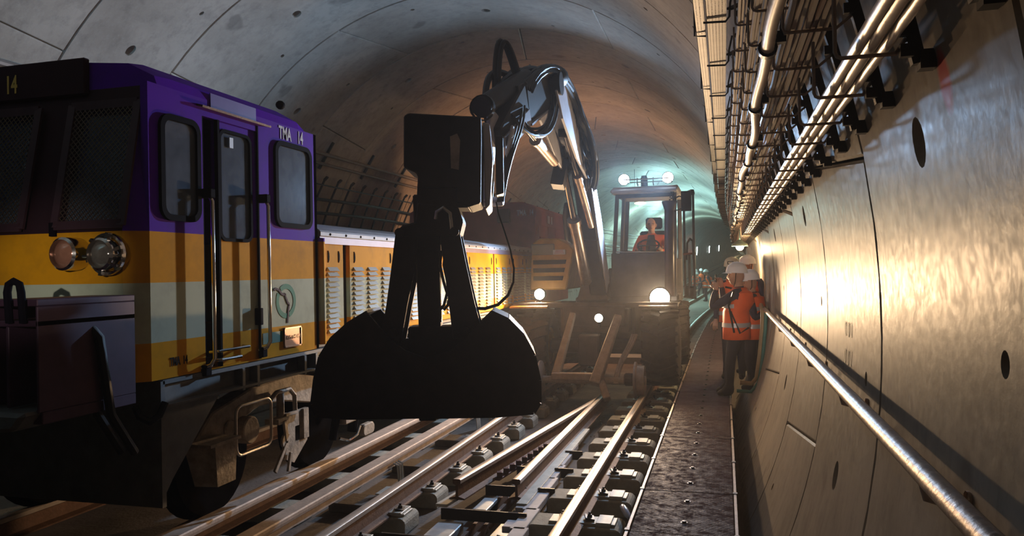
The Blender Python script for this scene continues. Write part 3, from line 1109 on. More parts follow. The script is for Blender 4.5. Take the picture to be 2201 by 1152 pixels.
# big corrugated hose under the third tier with black clamps
pts, rs = [], []
for j in range(1000):
    y = Y0c + j * 0.028
    if y > 26: break
    pts.append(bend((0.150 + 0.010 * sin(y * 1.7) + 0.006 * sin(y * 5.1), y, 2.405 + 0.012 * sin(y * 2.3 + 1))))
    rs.append(0.0195 + (0.0012 if j % 2 else -0.0008))
hz = thing('corrugated_conduit', (0.15, 2, 2.4), 'thick pale corrugated conduit hanging in black clamps left of the cables', 'conduit')
mb = MB()
mb.tube(pts, rs, 12)
mb.build('conduit_tube', CABLE2, hz, smooth=60)
k = 0
for j in range(0, 30):
    y = 1.62 + 0.91 * j - 0.91 * 3
    if y > 25: break
    dx, dz = bx_(y), bz_(y)
    cx_, cz_ = 0.150 + 0.010 * sin(y * 1.7) + 0.006 * sin(y * 5.1) + dx, 2.405 + 0.012 * sin(y * 2.3 + 1) + dz
    mb = MB()
    mb.lathe([(0.022, -0.022), (0.030, -0.018), (0.030, 0.018), (0.022, 0.022)], (cx_, y, cz_), 'Y', 12)
    mb.bx(cx_ - 0.005, cx_ + 0.055, y - 0.014, y + 0.014, cz_ + 0.015, cz_ + 0.05)
    mb.tube([(cx_ + 0.04, y, cz_ + 0.03), (cx_ + 0.055, y, LV[2][2] + dz)], 0.006, 5)
    mb.build('clamp', BLACK, hz, smooth=50)

# perforated cable trays, top left of the rack
PERF = mat('perforated_tray_steel', (0.30, 0.28, 0.27), 0.5, 0.4, 0.2, 8)
_nt = PERF.node_tree
_b = _nt.nodes['Principled BSDF']
_g = _nt.nodes.new('ShaderNodeNewGeometry')


def tray(name, xa, xb, z, label, near=1.0, parts=True):
    """perforated tray: slotted floor built from strips with holes between"""
    root = thing(name, (xa, 2, z), label, 'cable tray')
    mb = MB()
    st = stations(-1, 60, 3)
    ncol = max(2, int(round((xb - xa) / 0.017)))
    w = (xb - xa) / ncol
    for i in range(ncol):
        # solid longitudinal ribs
        mb.sweep([(xa + i * w, z), (xa + i * w + w * 0.62, z), (xa + i * w + w * 0.62, z + 0.002), (xa + i * w, z + 0.002)], st)
    # rims
    mb.sweep([(xa, z), (xa + 0.003, z), (xa + 0.003, z + 0.04), (xa, z + 0.04)], st)
    mb.sweep([(xb - 0.003, z), (xb, z), (xb, z + 0.04), (xb - 0.003, z + 0.04)], st)
    mb.sweep([(xa, z + 0.055), (xb, z + 0.055), (xb, z + 0.058), (xa, z + 0.058)], st)
    mb.build('tray_ribs', PERF, root)
    mb = MB()
    y = -1.0
    while y < 12:
        mb.bx(xa, xb, y, y + 0.016, z + 0.0003, z + 0.0017)
        y += 0.024
    mb.build('tray_webs', PERF, root, kind='stuff')
    mb = MB()
    mb.sweep([(xa, z + 0.0003), (xb, z + 0.0003), (xb, z + 0.0017), (xa, z + 0.0017)], stations(12, 60, 3))
    mb.build('far_tray_floor', PERF, root)
    return root


t1 = tray('cable_tray', -0.068, 0.034, 3.05, 'wide perforated cable tray hung under the lining left of the brackets')
t2 = tray('cable_tray', -0.135, -0.082, 3.12, 'narrow perforated cable tray left of the wide one')
for j in range(34):
    y = 1.5 + j * 0.91
    dx, dz = bx_(y), bz_(y)
    mb = MB()
    mb.tube([(-0.085 + dx, y, 3.04 + dz), (0.03 + dx, y, 3.035 + dz), (0.05 + dx, y, 3.06 + dz), (0.055 + dx, y, 3.13 + dz), (0.075 + dx, y, 3.22 + dz)], 0.006, 6)
    mb.beam((0.05 + dx, y, 3.10 + dz), (0.13 + dx, y + 0.10, 3.16 + dz), 0.03, 0.012)
    mb.build('tray_hanger', DARKST, t1)
for j in range(22):
    y = 1.9 + j * 1.4
    dx, dz = bx_(y), bz_(y)
    mb = MB()
    mb.tube([(-0.145 + dx, y, 3.36 + dz), (-0.145 + dx, y, 3.11 + dz), (-0.08 + dx, y, 3.105 + dz)], 0.006, 6)
    mb.build('tray_hanger', DARKST, t2)

# ------------------------------------------------------------------ left wall: two pipes on brackets and a wire cable rack
pl = thing('pipe_pair', (-6.4, 12, 3.6), 'pair of dark service pipes on brackets high on the left wall', 'pipe')
for x_, z_, r_ in ((-6.40, 3.74, 0.035), (-6.50, 3.60, 0.030)):
    mb = MB()
    mb.tube([bend((x_, y, z_)) for y in [3 + 3 * i for i in range(30)]], r_, 8)
    mb.build('pipe', PIPEG, pl, smooth=True)
for j in range(16):
    y = 7.0 + 1.55 * j
    mb = MB()
    mb.beam(bend((-6.30, y, 3.95)), bend((-6.58, y, 3.52)), 0.04, 0.04, side=(0, 1, 0))
    mb.build('pipe_bracket', DARKST, pl)
rk = thing('wire_rack', (-6.7, 12, 2.6), 'dark wire cable rack of posts and bars along the left wall', 'cable rack')
for j in range(56):
    y = 6.0 + 0.49 * j
    mb = MB()
    pts = []
    for q in range(5):
        th = radians(150.5 + 16 * q / 4)
        pts.append(bend((XC + (RAD - 0.10) * cos(th), y, ZC + (RAD - 0.10) * sin(th))))
    for a, b in zip(pts, pts[1:]):
        mb.beam(a, b, 0.025, 0.03, side=(0, 1, 0))
    mb.beam(pts[0], (pts[0][0] + 0.06, pts[0][1], pts[0][2] + 0.05), 0.06, 0.03, side=(0, 1, 0))
    mb.build('rack_post', DARKST, rk)
for q in range(5):
    th = radians(151.5 + 15 * q / 4)
    mb = MB()
    mb.tube([bend((XC + (RAD - 0.20) * cos(th), y, ZC + (RAD - 0.20) * sin(th))) for y in range(5, 60, 3)], 0.012, 5)
    mb.build('rack_bar', DARKST, rk)
for q in range(3):
    th = radians(155.5 + 15 * q / 4)
    cable('wall_cable', [bend((XC + (RAD - 0.16) * cos(th), y, ZC + (RAD - 0.16) * sin(th) + 0.02 * sin(y))) for y in range(5, 60, 1)], 0.03, BLACK,
          'thick black cable lying in the wire rack on the left wall', 'cable', 'cables in the left rack')

# tube lamps on the far left wall and hanging work lamps
LTUBE = mat('lit_tube', (1, 1, 1), 0.5, 0, 0, emit=(0.85, 1.0, 0.95), estr=14)
for i, y in enumerate((36, 46, 60, 78, 98, 120, 145)):
    dx, dz = bx_(y), bz_(y)
    r_ = thing('tube_lamp', (-7.0 + dx, y, 1.9 + dz), 'lit upright tube lamp on the far left wall, %s' % ('nearest of the row', 'second of the row', 'third of the row', 'fourth of the row', 'fifth of the row', 'sixth of the row', 'farthest of the row')[i], 'lamp', 'tube lamps on the left wall')
    mb = MB()
    mb.cyl((-6.98 + dx, y, 1.9 + dz), (-6.90 + dx, y, 2.9 + dz), 0.05, 8)
    mb.build('tube', LTUBE, r_)
    mb = MB()
    mb.beam((-7.03 + dx, y, 1.85 + dz), (-6.97 + dx, y, 2.95 + dz), 0.10, 0.05, side=(0, 1, 0))
    mb.beam((-6.97 + dx, y, 2.95 + dz), (-6.80 + dx, y, 2.95 + dz), 0.06, 0.05, side=(0, 1, 0))
    mb.build('lamp_back', GALV, r_)
LWORK = mat('lit_work_lamp', (1, 1, 1), 0.5, 0, 0, emit=(1.0, 0.93, 0.72), estr=30)
wl = thing('hanging_work_lamp', (0.24, 12.55, 2.0), 'lit round work lamp hanging from the cable rack above the visitors', 'lamp')
mb = MB()
mb.lathe([(0.03, 0.10), (0.05, 0.08), (0.12, 0.03), (0.125, 0.0)], (0.24, 12.55, 2.06), 'Z', 16)
mb.cyl((0.24, 12.55, 2.15), (0.24, 12.55, 2.32), 0.012, 6)
mb.build('shade', mat('pale_green_shade', (0.35, 0.5, 0.42), 0.4, 0, 0.1), wl, smooth=True)
mb = MB()
mb.sphere((0.24, 12.55, 2.05), 0.06, 12, 8)
mb.build('bulb', LWORK, wl, smooth=True)
# ------------------------------------------------------------------ the locomotive
loco = thing('locomotive', (-4.4, 8.0, 0), 'purple and yellow works locomotive numbered 14 standing on the left track', 'locomotive')
SX = -3.2


def pane_mat(name, col, dirt, rough=0.12):
    m = bpy.data.materials.new(name)
    m.use_nodes = True
    nt = m.node_tree
    b = nt.nodes['Principled BSDF']
    out = nt.nodes['Material Output']
    b.inputs['Base Color'].default_value = (*col, 1)
    b.inputs['Roughness'].default_value = rough
    tr = nt.nodes.new('ShaderNodeBsdfTransparent')
    mx = nt.nodes.new('ShaderNodeMixShader')
    tc = nt.nodes.new('ShaderNodeTexCoord')
    f = ramp(nt, noise(nt, tc.outputs['Object'], 7, 5, 0.7), 0.3, 0.75)
    f = nmath(nt, 'ADD', nmath(nt, 'MULTIPLY', f, dirt * 0.6), dirt * 0.6)
    nt.links.new(f, mx.inputs[0])
    nt.links.new(tr.outputs[0], mx.inputs[1])
    nt.links.new(b.outputs[0], mx.inputs[2])
    nt.links.new(mx.outputs[0], out.inputs[0])
    return m


DIRTY = pane_mat('dusty_window_glass', (0.16, 0.19, 0.24), 0.55)
CLEAR = pane_mat('cab_window_glass', (0.10, 0.12, 0.12), 0.14, 0.05)
GASK = mat('black_window_rubber', (0.006, 0.005, 0.009), 0.7, 0, 0.1, spec=0.05)
matte(GASK, 0.4)
CABIN = mat('dark_cab_interior', (0.045, 0.045, 0.055), 0.7, 0, 0.3)
CHROME = mat('chrome', (0.75, 0.70, 0.66), 0.14, 1.0, 0.1)
BOGIE = mat('dusty_bogie_steel', (0.50, 0.40, 0.30), 0.75, 0.15, 0.6, 9, bump=0.4, bscale=40)
FRAME = mat('grey_underframe_paint', (0.17, 0.17, 0.165), 0.6, 0.2, 0.35, 6)


def wall_grid(mb, y0, y1, z0, z1, holes, x0, x1):
    """side wall as a slab with rectangular openings"""
    ys_ = sorted({y0, y1} | {h[0] for h in holes} | {h[1] for h in holes})
    zs_ = sorted({z0, z1} | {h[2] for h in holes} | {h[3] for h in holes})
    for a, b in zip(ys_, ys_[1:]):
        for c, d in zip(zs_, zs_[1:]):
            ym, zm = (a + b) / 2, (c + d) / 2
            if any(h[0] < ym < h[1] and h[2] < zm < h[3] for h in holes):
                continue
            mb.bx(x0, x1, a, b, c, d)


def rrect(a0, a1, b0, b1, r, n=5):
    pts = []
    for cx, cy, s in ((a1 - r, b1 - r, 0), (a0 + r, b1 - r, 1), (a0 + r, b0 + r, 2), (a1 - r, b0 + r, 3)):
        for k in range(n + 1):
            t = pi / 2 * (s + k / n)
            pts.append((cx + r * cos(t), cy + r * sin(t)))
    return pts


def frame_mesh(mb, y0, y1, z0, z1, x, dep, w, r=0.05):
    """rounded rubber frame around an opening, on plane X=x, standing dep proud"""
    o = rrect(y0 - w, y1 + w, z0 - w, z1 + w, r + w)
    i = rrect(y0 + 0.006, y1 - 0.006, z0 + 0.006, z1 - 0.006, r)
    n = len(o)
    vo0 = [mb.bm.verts.new((x, p[0], p[1])) for p in o]
    vo1 = [mb.bm.verts.new((x + dep, p[0], p[1])) for p in o]
    vi1 = [mb.bm.verts.new((x + dep, p[0], p[1])) for p in i]
    vi0 = [mb.bm.verts.new((x - 0.05, p[0], p[1])) for p in i]
    # corner fill: square-cornered opening behind is hidden by the frame
    for k in range(n):
        q = (k + 1) % n
        mb.bm.faces.new((vo0[k], vo0[q], vo1[q], vo1[k]))
        mb.bm.faces.new((vo1[k], vo1[q], vi1[q], vi1[k]))
        mb.bm.faces.new((vi1[k], vi1[q], vi0[q], vi0[k]))


WIN = [(3.83, 4.13, 2.10, 2.68), (5.03, 5.49, 2.12, 2.71)]
DOOR = (4.20, 4.80, 1.14, 2.76)
mb = MB()
wall_grid(mb, 3.72, 5.62, 1.13, 2.87, WIN + [DOOR], SX - 0.05, SX)
wall_grid(mb, 3.72, 5.62, 1.13, 2.87, WIN + [(4.4, 4.75, 2.0, 2.7)], -5.6, -5.55)
# roof: side slopes and crown, hipped at the rear end
def roof_ring(y, dz, ins=0.0):
    return [(-3.2, y, 2.87 - dz * 0.2), (-3.22 - ins, y, 2.93 - dz * 0.5), (-3.40 - ins, y, 3.03 - dz), (-4.0, y, 3.09 - dz), (-4.8, y, 3.09 - dz),
            (-5.4 + ins, y, 3.03 - dz), (-5.58 + ins, y, 2.93 - dz * 0.5), (-5.6, y, 2.87 - dz * 0.2)]
rr_ = [roof_ring(3.80, 0.02, 0.0), roof_ring(3.92, 0.0), roof_ring(5.36, 0.0), roof_ring(5.62, 0.14, 0.04)]
vr = [[mb.bm.verts.new(p) for p in r_] for r_ in rr_]
for a, b in zip(vr, vr[1:]):
    for k in range(7):
        mb.bm.faces.new((a[k], b[k], b[k + 1], a[k + 1]))
mb.bm.faces.new(vr[-1])
# front: lower yellow nose with chamfered corner, raked upper part
FWIN = [(-3.73, -3.30), (-4.62, -4.02), (-5.5, -4.9)]
def fy(z):
    return 3.62 + max(0, z - 2.0) * 0.20
for (x0, x1) in ((-5.50, -3.30),):
    mb.hexa([(x0, 3.62, 1.13), (x1, 3.62, 1.13), (x1, 3.74, 1.13), (x0, 3.74, 1.13), (x0, 3.62, 2.0), (x1, 3.62, 2.0), (x1, 3.74, 2.0), (x0, 3.74, 2.0)])
for sgn, xa, xb in ((1, -3.30, -3.20), (-1, -5.50, -5.60)):
    mb.add([(xa, 3.62, 1.13), (xb, 3.72, 1.13), (xb, 3.72, 2.0), (xa, 3.62, 2.0), (xa, fy(2.87), 2.87), (xb, 3.84, 2.87), (xa - 0.08 * sgn, 3.95, 1.13), (xb, 3.95, 1.13)],
           [(0, 1, 2, 3), (3, 2, 5, 4)])
FRP = mat('dark_maroon_front', (0.045, 0.018, 0.026), 0.6, 0, 0.25, 4, spec=0.1)  # front panel and number board coloured darker maroon than the purple sides
_main = mb
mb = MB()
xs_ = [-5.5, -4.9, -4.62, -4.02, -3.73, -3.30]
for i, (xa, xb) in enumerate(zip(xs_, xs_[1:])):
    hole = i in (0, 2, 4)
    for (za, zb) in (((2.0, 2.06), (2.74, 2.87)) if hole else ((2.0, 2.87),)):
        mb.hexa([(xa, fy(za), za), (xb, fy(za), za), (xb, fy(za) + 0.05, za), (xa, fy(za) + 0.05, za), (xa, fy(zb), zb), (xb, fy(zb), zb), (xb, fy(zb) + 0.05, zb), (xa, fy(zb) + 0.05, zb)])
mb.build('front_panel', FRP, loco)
mb = _main
# brow between front wall and roof
va = [mb.bm.verts.new((p[0], fy(2.87), 2.87)) for p in rr_[0]]
for k in range(7):
    mb.bm.faces.new((va[k], va[k + 1], vr[0][k + 1], vr[0][k]))
# rear bulkhead
mb.bx(-5.6, -3.2, 5.58, 5.62, 1.13, 2.87)
mb.build('cab_body', LIVERY, loco, smooth=25)
mb = MB()
mb.bx(-5.1, -3.68, 3.755, 3.80, 2.84, 3.06)
mb.build('number_board', FRP, loco, bevel=0.006)
mb = MB()
mb.bx(-5.54, -3.27, 3.78, 5.58, 1.15, 1.20)
mb.bx(-5.0, -3.4, 3.80, 4.0, 1.2, 2.02)
mb.bx(-4.9, -4.45, 4.5, 4.95, 1.2, 2.15)
mb.bx(-3.7, -3.3, 5.25, 5.57, 1.2, 2.0)
mb.build('cab_interior', CABIN, loco)
for h in WIN:
    mb = MB()
    frame_mesh(mb, *h, SX, 0.022, 0.030, 0.055)
    f_ = mb.build('window_frame', GASK, loco, smooth=30)
    mb = MB()
    mb.bx(SX + 0.002, SX + 0.006, h[0], h[1], h[2], h[3])
    mb.build('pane', DIRTY, f_)
for h in WIN + [(4.4, 4.75, 2.0, 2.7)]:
    mb = MB()
    mb.bx(-5.59, -5.58, h[0], h[1], h[2], h[3])
    mb.build('far_pane', DIRTY, loco)
    mb = MB()
    for zz in (h[2] + 0.2, h[2] + 0.4):
        mb.bx(-5.60, -5.57, h[0], h[1], zz, zz + 0.02)
    mb.build('far_window_bar', GASK, loco)
# the door leaf, set back, with the doorway open in front of it
mb = MB()
wall_grid(mb, 4.36, 4.80, 1.14, 2.76, [(4.40, 4.735, 1.98, 2.70)], SX - 0.055, SX - 0.02)
dr = mb.build('door', LIVERY, loco)
mb = MB()
frame_mesh(mb, 4.40, 4.735, 1.98, 2.70, SX - 0.02, 0.010, 0.016, 0.05)
mb.build('door_window_frame', GASK, dr, smooth=30)
mb = MB()
mb.bx(SX - 0.03, SX - 0.026, 4.40, 4.735, 1.98, 2.70)
mb.build('door_pane', DIRTY, dr)
mb = MB()
mb.bx(SX - 0.019, SX - 0.012, 4.50, 4.54, 2.60, 2.67)
mb.build('notice', mat('white_notice', (0.62, 0.66, 0.72), 0.5, 0, 0.05), dr)
mb = MB()
mb.bx(SX - 0.50, SX - 0.06, 4.16, 4.19, 1.14, 2.78)
mb.bx(SX - 0.20, SX - 0.005, 4.19, 4.215, 1.14, 2.78)
mb.bx(SX - 0.02, SX + 0.008, 4.345, 4.365, 1.14, 2.76)
mb.build('door_post', GASK, loco)
mb = MB()
mb.bx(SX - 0.01, SX + 0.006, 4.795, 4.807, 1.14, 2.80)
mb.build('door_edge', GASK, dr)
mb = MB()
mb.box((SX + 0.022, 4.53, 2.815), (0.05, 0.76, 0.014), (0, 0.25, 0))
mb.build('rain_strip', RUST, loco)
mb = MB()
mb.bx(SX, SX + 0.008, 4.28, 4.78, 2.82, 2.92)
mb.build('header_panel', mat('lilac_paint', (0.14, 0.08, 0.30), 0.4, 0, 0.2), loco)
# door lock and step handles
mb = MB()
mb.bx(SX - 0.02, SX + 0.03, 4.765, 4.80, 1.38, 1.50)
mb.build('door_lock', GASK, dr, bevel=0.004)
for yy, z0, z1 in ((4.20, 1.15, 2.24), (4.82, 1.20, 2.26)):
    mb = MB()
    mb.tube([(SX, yy, z1 + 0.01), (SX + 0.05, yy, z1), (SX + 0.068, yy, z1 - 0.03), (SX + 0.068, yy, z0 + 0.06), (SX + 0.055, yy - 0.02, z0 + 0.02), (SX, yy - 0.04, z0)], 0.013, 10)
    g = mb.build('grab_rail', CHROME, loco, smooth=True)
    mb = MB()
    mb.bx(SX, SX + 0.075, yy - 0.025, yy + 0.025, z1 - 0.01, z1 + 0.05)
    mb.build('rail_socket', GASK, g, bevel=0.005)
    mb = MB()
    mb.bx(SX, SX + 0.04, yy - 0.05, yy + 0.01, z0 - 0.05, z0 + 0.02)
    mb.build('rail_socket', GASK, g, bevel=0.005)
mb = MB()
mb.tube([(SX, 4.24, 1.245), (SX + 0.06, 4.25, 1.25), (SX + 0.06, 4.58, 1.25), (SX, 4.59, 1.25)], 0.010, 8)
mb.build('step_handle', CHROME, loco, smooth=True)
mb = MB()
mb.tube([(SX, 4.28, 1.19), (SX + 0.05, 4.29, 1.19), (SX + 0.05, 4.50, 1.19), (SX, 4.51, 1.19)], 0.012, 8)
mb.build('step_handle', CHROME, loco, smooth=True)
# lettering and emblem
WHT = mat('white_lettering', (0.60, 0.60, 0.66), 0.5, 0, 0.1, spec=0.02)
YLT = mat('yellow_lettering', (0.90, 0.60, 0.16), 0.5, 0, 0.1, spec=0.02)
BLT = mat('black_lettering', (0.05, 0.03, 0.02), 0.5, 0, 0.1, spec=0.02)
RS = (pi / 2, 0, pi / 2)
text('TMA', 0.135, WHT, loco, 'lettering', (SX + 0.003, 5.075, 2.76), RS, 0.001, 0.62, bold=0.003)
text('14', 0.135, WHT, loco, 'lettering', (SX + 0.003, 5.335, 2.76), RS, 0.001, 0.62, bold=0.003)
text('TMA  14', 0.070, BLT, loco, 'lettering', (SX + 0.003, 3.87, 1.20), RS, 0.001, 0.62, bold=0.002)
text('TMA  14', 0.155, YLT, loco, 'lettering', (-4.53, 3.752, 2.885), (radians(90), 0, 0), 0.001, 0.62, bold=0.003)
TEAL = mat('teal_emblem_paint', (0.02, 0.22, 0.17), 0.45, 0, 0.15, spec=0.02)
NAVY = mat('navy_emblem_paint', (0.02, 0.012, 0.06), 0.45, 0, 0.1, spec=0.02)
mb = MB()
cy_, cz_ = 5.14, 1.535
def ring_arc(a0, a1, n=28):
    pv = None
    for k in range(n + 1):
        t = radians(a0 + (a1 - a0) * k / n)
        o_ = mb.bm.verts.new((SX + 0.003, cy_ + 0.135 * cos(t), cz_ + 0.130 * sin(t)))
        i_ = mb.bm.verts.new((SX + 0.003, cy_ + 0.098 * cos(t), cz_ + 0.092 * sin(t)))
        if pv:
            mb.bm.faces.new((pv[0], o_, i_, pv[1]))
        pv = (o_, i_)
ring_arc(-72, 128)
ring_arc(148, 276)
mb.build('emblem_ring', TEAL, loco, fix=False)
line = [(4.975, 1.622), (5.0, 1.632), (5.04, 1.622), (5.075, 1.592), (5.11, 1.583), (5.125, 1.592), (5.13, 1.565), (5.145, 1.545), (5.155, 1.525), (5.18, 1.508), (5.165, 1.46), (5.155, 1.40), (5.152, 1.368)]
mb = MB()
for a, b in zip(line, line[1:]):
    mb.beam((SX + 0.004, *a), (SX + 0.004, *b), 0.004, 0.017)
mb.build('emblem_profile', NAVY, loco)
mb = MB()
mb.bx(SX, SX + 0.012, 5.09, 5.33, 1.185, 1.335)
pl_ = mb.build('maker_plate', mat('copper_plate', (0.36, 0.20, 0.13), 0.35, 0.8, 0.25, 20), loco, bevel=0.003)
mb = MB()
for (a, b, c, d) in ((5.09, 5.33, 1.325, 1.335), (5.09, 5.33, 1.185, 1.195), (5.09, 5.10, 1.185, 1.335), (5.32, 5.33, 1.185, 1.335)):
    mb.bx(SX + 0.012, SX + 0.018, a, b, c, d)
mb.build('plate_rim', mat('copper_rim', (0.55, 0.36, 0.26), 0.3, 0.9, 0.1), pl_)
text('ALSTHOM', 0.045, MATS['copper_rim'], pl_, 'plate_lettering', (SX + 0.012, 5.115, 1.245), RS, 0.003, 0.95)
mb = MB()
mb.bx(SX, SX + 0.003, 4.83, 5.085, 1.235, 1.315)
g_ = mb.build('green_label', mat('green_label_paint', (0.015, 0.13, 0.075), 0.5, 0, 0.1), loco)
# (SX-proud) rear corner post between cab and hood
mb = MB()
mb.cyl((SX + 0.005, 5.66, 1.16), (SX + 0.005, 5.66, 2.03), 0.035, 12)
mb.build('corner_post', LIVERY, loco, smooth=True)

# front headlamps, screens, hooks
def headlamp(x, z, r, name, ringed):
    mb = MB()
    mb.lathe([(r * 0.8, 0.16), (r, 0.10), (r, 0.0), (r * 0.86, -0.012), (r * 0.86, 0.02)], (x, 3.50, z), 'Y', 24)
    h_ = mb.build(name, CHROME, loco, smooth=30)
    mb = MB()
    mb.lathe([(r * 0.86, 0.02), (r * 0.7, 0.005), (r * 0.4, -0.012), (0, -0.018)], (x, 3.50, z), 'Y', 24)
    mb.build('lens', mat('amber_lens', (0.55, 0.25, 0.16), 0.12, 0.3, 0.2, 30) if not ringed else mat('clear_lens', (0.42, 0.36, 0.30), 0.08, 0.5, 0.3, 30), h_, smooth=True)
    if ringed:
        mb = MB()
        mb.lathe([(r * 1.12, 0.05), (r * 1.30, 0.045), (r * 1.30, 0.065), (r * 1.12, 0.07)], (x, 3.50, z), 'Y', 28)
        for k in range(6):
            t = k * pi / 3 + 0.3
            mb.box((x + cos(t) * r * 1.15, 3.54, z + sin(t) * r * 1.15), (0.035, 0.03, 0.02), (0, -t, 0))
        mb.cyl((x - r * 1.45, 3.52, z - 0.01), (x - r * 0.95, 3.52, z - 0.01), 0.008, 6)
        mb.cyl((x + r * 0.95, 3.52, z - 0.01), (x + r * 1.5, 3.52, z - 0.01), 0.008, 6)
        mb.build('lamp_clamp_ring', CHROME, h_, smooth=30)
headlamp(-3.60, 1.873, 0.095, 'headlamp', False)
headlamp(-3.345, 1.866, 0.092, 'headlamp', True)
headlamp(-5.20, 1.873, 0.095, 'headlamp', False)
headlamp(-5.455, 1.866, 0.092, 'headlamp', True)
MESHW = mat('screen_wire', (0.12, 0.07, 0.05), 0.5, 0.5, 0.2)
for (xa, xb) in ((-3.73, -3.30), (-4.62, -4.02), (-5.5, -4.9)):
    z0, z1 = 2.06, 2.74
    mb = MB()
    mb.hexa([(xa, fy(z0) + 0.02, z0), (xb, fy(z0) + 0.02, z0), (xb, fy(z0) + 0.024, z0), (xa, fy(z0) + 0.024, z0), (xa, fy(z1) + 0.02, z1), (xb, fy(z1) + 0.02, z1), (xb, fy(z1) + 0.024, z1), (xa, fy(z1) + 0.024, z1)])
    gl_ = mb.build('front_pane', DIRTY, loco)
    mb = MB()
    def fp(x, z, off=-0.035):
        return (x, fy(z) + off, z)
    for (a, b) in (((xa - .02, z0 - .02), (xb + .02, z0 - .02)), ((xa - .02, z1 + .02), (xb + .02, z1 + .02)), ((xa - .02, z0 - .03), (xa - .02, z1 + .03)), ((xb + .02, z0 - .03), (xb + .02, z1 + .03))):
        mb.beam(fp(*a), fp(*b), 0.05, 0.016, side=(0, 1, 0) if False else (1, 0, 0) if a[1] != b[1] else (0, 0, 1))
    sf = mb.build('screen_frame', mat('maroon_frame', (0.07, 0.03, 0.04), 0.55, 0.1, 0.3), loco)
    mb = MB()
    w_, h_ = xb - xa, z1 - z0
    p_ = 0.034
    nn = int((w_ + h_) / p_) + 1
    for k in range(nn):
        s_ = k * p_
        for flip in (0, 1):
            x0_, zz0 = (s_, 0) if s_ < w_ else (w_, s_ - w_)
            x1_, zz1 = (0, s_) if s_ < h_ else (s_ - h_, h_)
            if flip:
                x0_, x1_ = w_ - x0_, w_ - x1_
            if abs(x0_ - x1_) < 0.01:
                continue
            mb.beam(fp(xa + x0_, z0 + zz0), fp(xa + x1_, z0 + zz1), 0.004, 0.004)
    mb.build('screen_wires', MESHW, sf)
# small fittings on the roof edge and nose
mb = MB()
mb.sphere((-3.32, 5.30, 3.06), 0.035, 10, 6, (1, 1.2, 1))
mb.build('roof_knob', GASK, loco, smooth=True)
mb = MB()
mb.cyl((-3.77, 3.60, 1.98), (-3.77, 3.60, 2.06), 0.02, 8)
mb.build('lamp_bracket', GASK, loco)

# coupler frame at the front
PURP = mat('purple_frame_paint', (0.075, 0.034, 0.06), 0.5, 0.2, 0.3)
cf = MB()
cf.bx(-3.52, -3.22, 2.98, 3.62, 1.60, 1.635)
cf.bx(-3.52, -3.22, 2.98, 3.62, 1.50, 1.53)
cf.bx(-3.235, -3.22, 2.98, 3.62, 1.08, 1.60)
cf.bx(-3.42, -3.40, 2.98, 3.62, 1.10, 1.50)
cf.bx(-5.55, -3.22, 3.0, 3.62, 1.02, 1.08)
cf.bx(-5.3, -3.56, 2.9, 3.62, 1.10, 1.62)
cf.bx(-5.58, -5.30, 2.98, 3.62, 1.60, 1.635)
cpl = cf.build('headstock', PURP, loco, bevel=0.004)
mb = MB()
mb.tube([(-3.37, 2.96, 1.52), (-3.37, 2.95, 1.67), (-3.36, 2.95, 1.71), (-3.33, 2.95, 1.725), (-3.295, 2.95, 1.71), (-3.285, 2.95, 1.67), (-3.285, 2.96, 1.52)], 0.018, 8)
mb.build('shackle', GASK, cpl, smooth=True)
mb = MB()
mb.prism([(-3.9, 0.95), (-3.3, 1.00), (-3.22, 1.09), (-3.9, 1.10)], 'Y', 2.9, 3.4)
mb.bx(-4.7, -4.1, 2.3, 3.0, 0.85, 1.25)
mb.build('coupler_head', FRAME, cpl, bevel=0.02)
for x_ in (-3.36, -3.45):
    mb = MB()
    mb.tube([(x_, 3.3, 1.48), (x_ + 0.10, 3.32, 1.50), (x_ + 0.16, 3.34, 1.42), (x_ + 0.17, 3.4, 1.0), (x_ + 0.14, 3.6, 0.75)], 0.025, 8)
    mb.build('brake_hose', BLACK, cpl, smooth=True)
mb = MB()
mb.tube([(-3.30, 3.7, 0.98), (-3.25, 3.68, 0.93), (-3.2, 3.7, 0.90), (-3.17, 3.74, 0.93), (-3.16, 3.78, 1.0)], 0.022, 8)
mb.build('brake_hose', BLACK, loco, smooth=True)

# hood with louvred doors
mb = MB()
mb.bx(-5.55, -3.24, 5.62, 13.2, 1.13, 2.04)
mb.build('hood_body', mat('hood_dark', (0.04, 0.03, 0.03), 0.6, 0, 0.2), loco)
mb = MB()
mb.prism([(-3.18, 2.04), (-3.18, 2.09), (-3.24, 2.125), (-3.8, 2.22), (-5.0, 2.22), (-5.5, 2.14), (-5.6, 2.09), (-5.6, 2.04)], 'Y', 5.63, 13.2)
mb.build('hood_roof', mat('dusty_hood_roof', (0.33, 0.32, 0.33), 0.6, 0.1, 0.35, 3), loco, bevel=0.01)
mb = MB()
for i in range(26):
    y_ = 5.8 + i * 0.28
    mb.lathe([(0.012, 0), (0.008, 0.006), (0, 0.007)], (SX + 0.02, y_, 2.065), 'X', 8)
mb.build('roof_rivets', GASK, loco, kind='stuff')
louv_me = hand_me = None
doors = [(5.70, 6.06, [5.76]), (6.17, 7.12, [6.23, 6.52, 6.83]), (7.16, 8.10, [7.23, 7.52, 7.81]), (8.2, 9.30, [8.30, 8.62, 8.94]), (9.40, 10.56, [9.52, 9.86, 10.20]),
         (10.62, 11.50, [10.70, 11.0, 11.28]), (11.56, 12.30, [11.62, 11.86, 12.08]), (12.36, 13.1, [12.42, 12.66, 12.88])]
HOODP = LIVERY
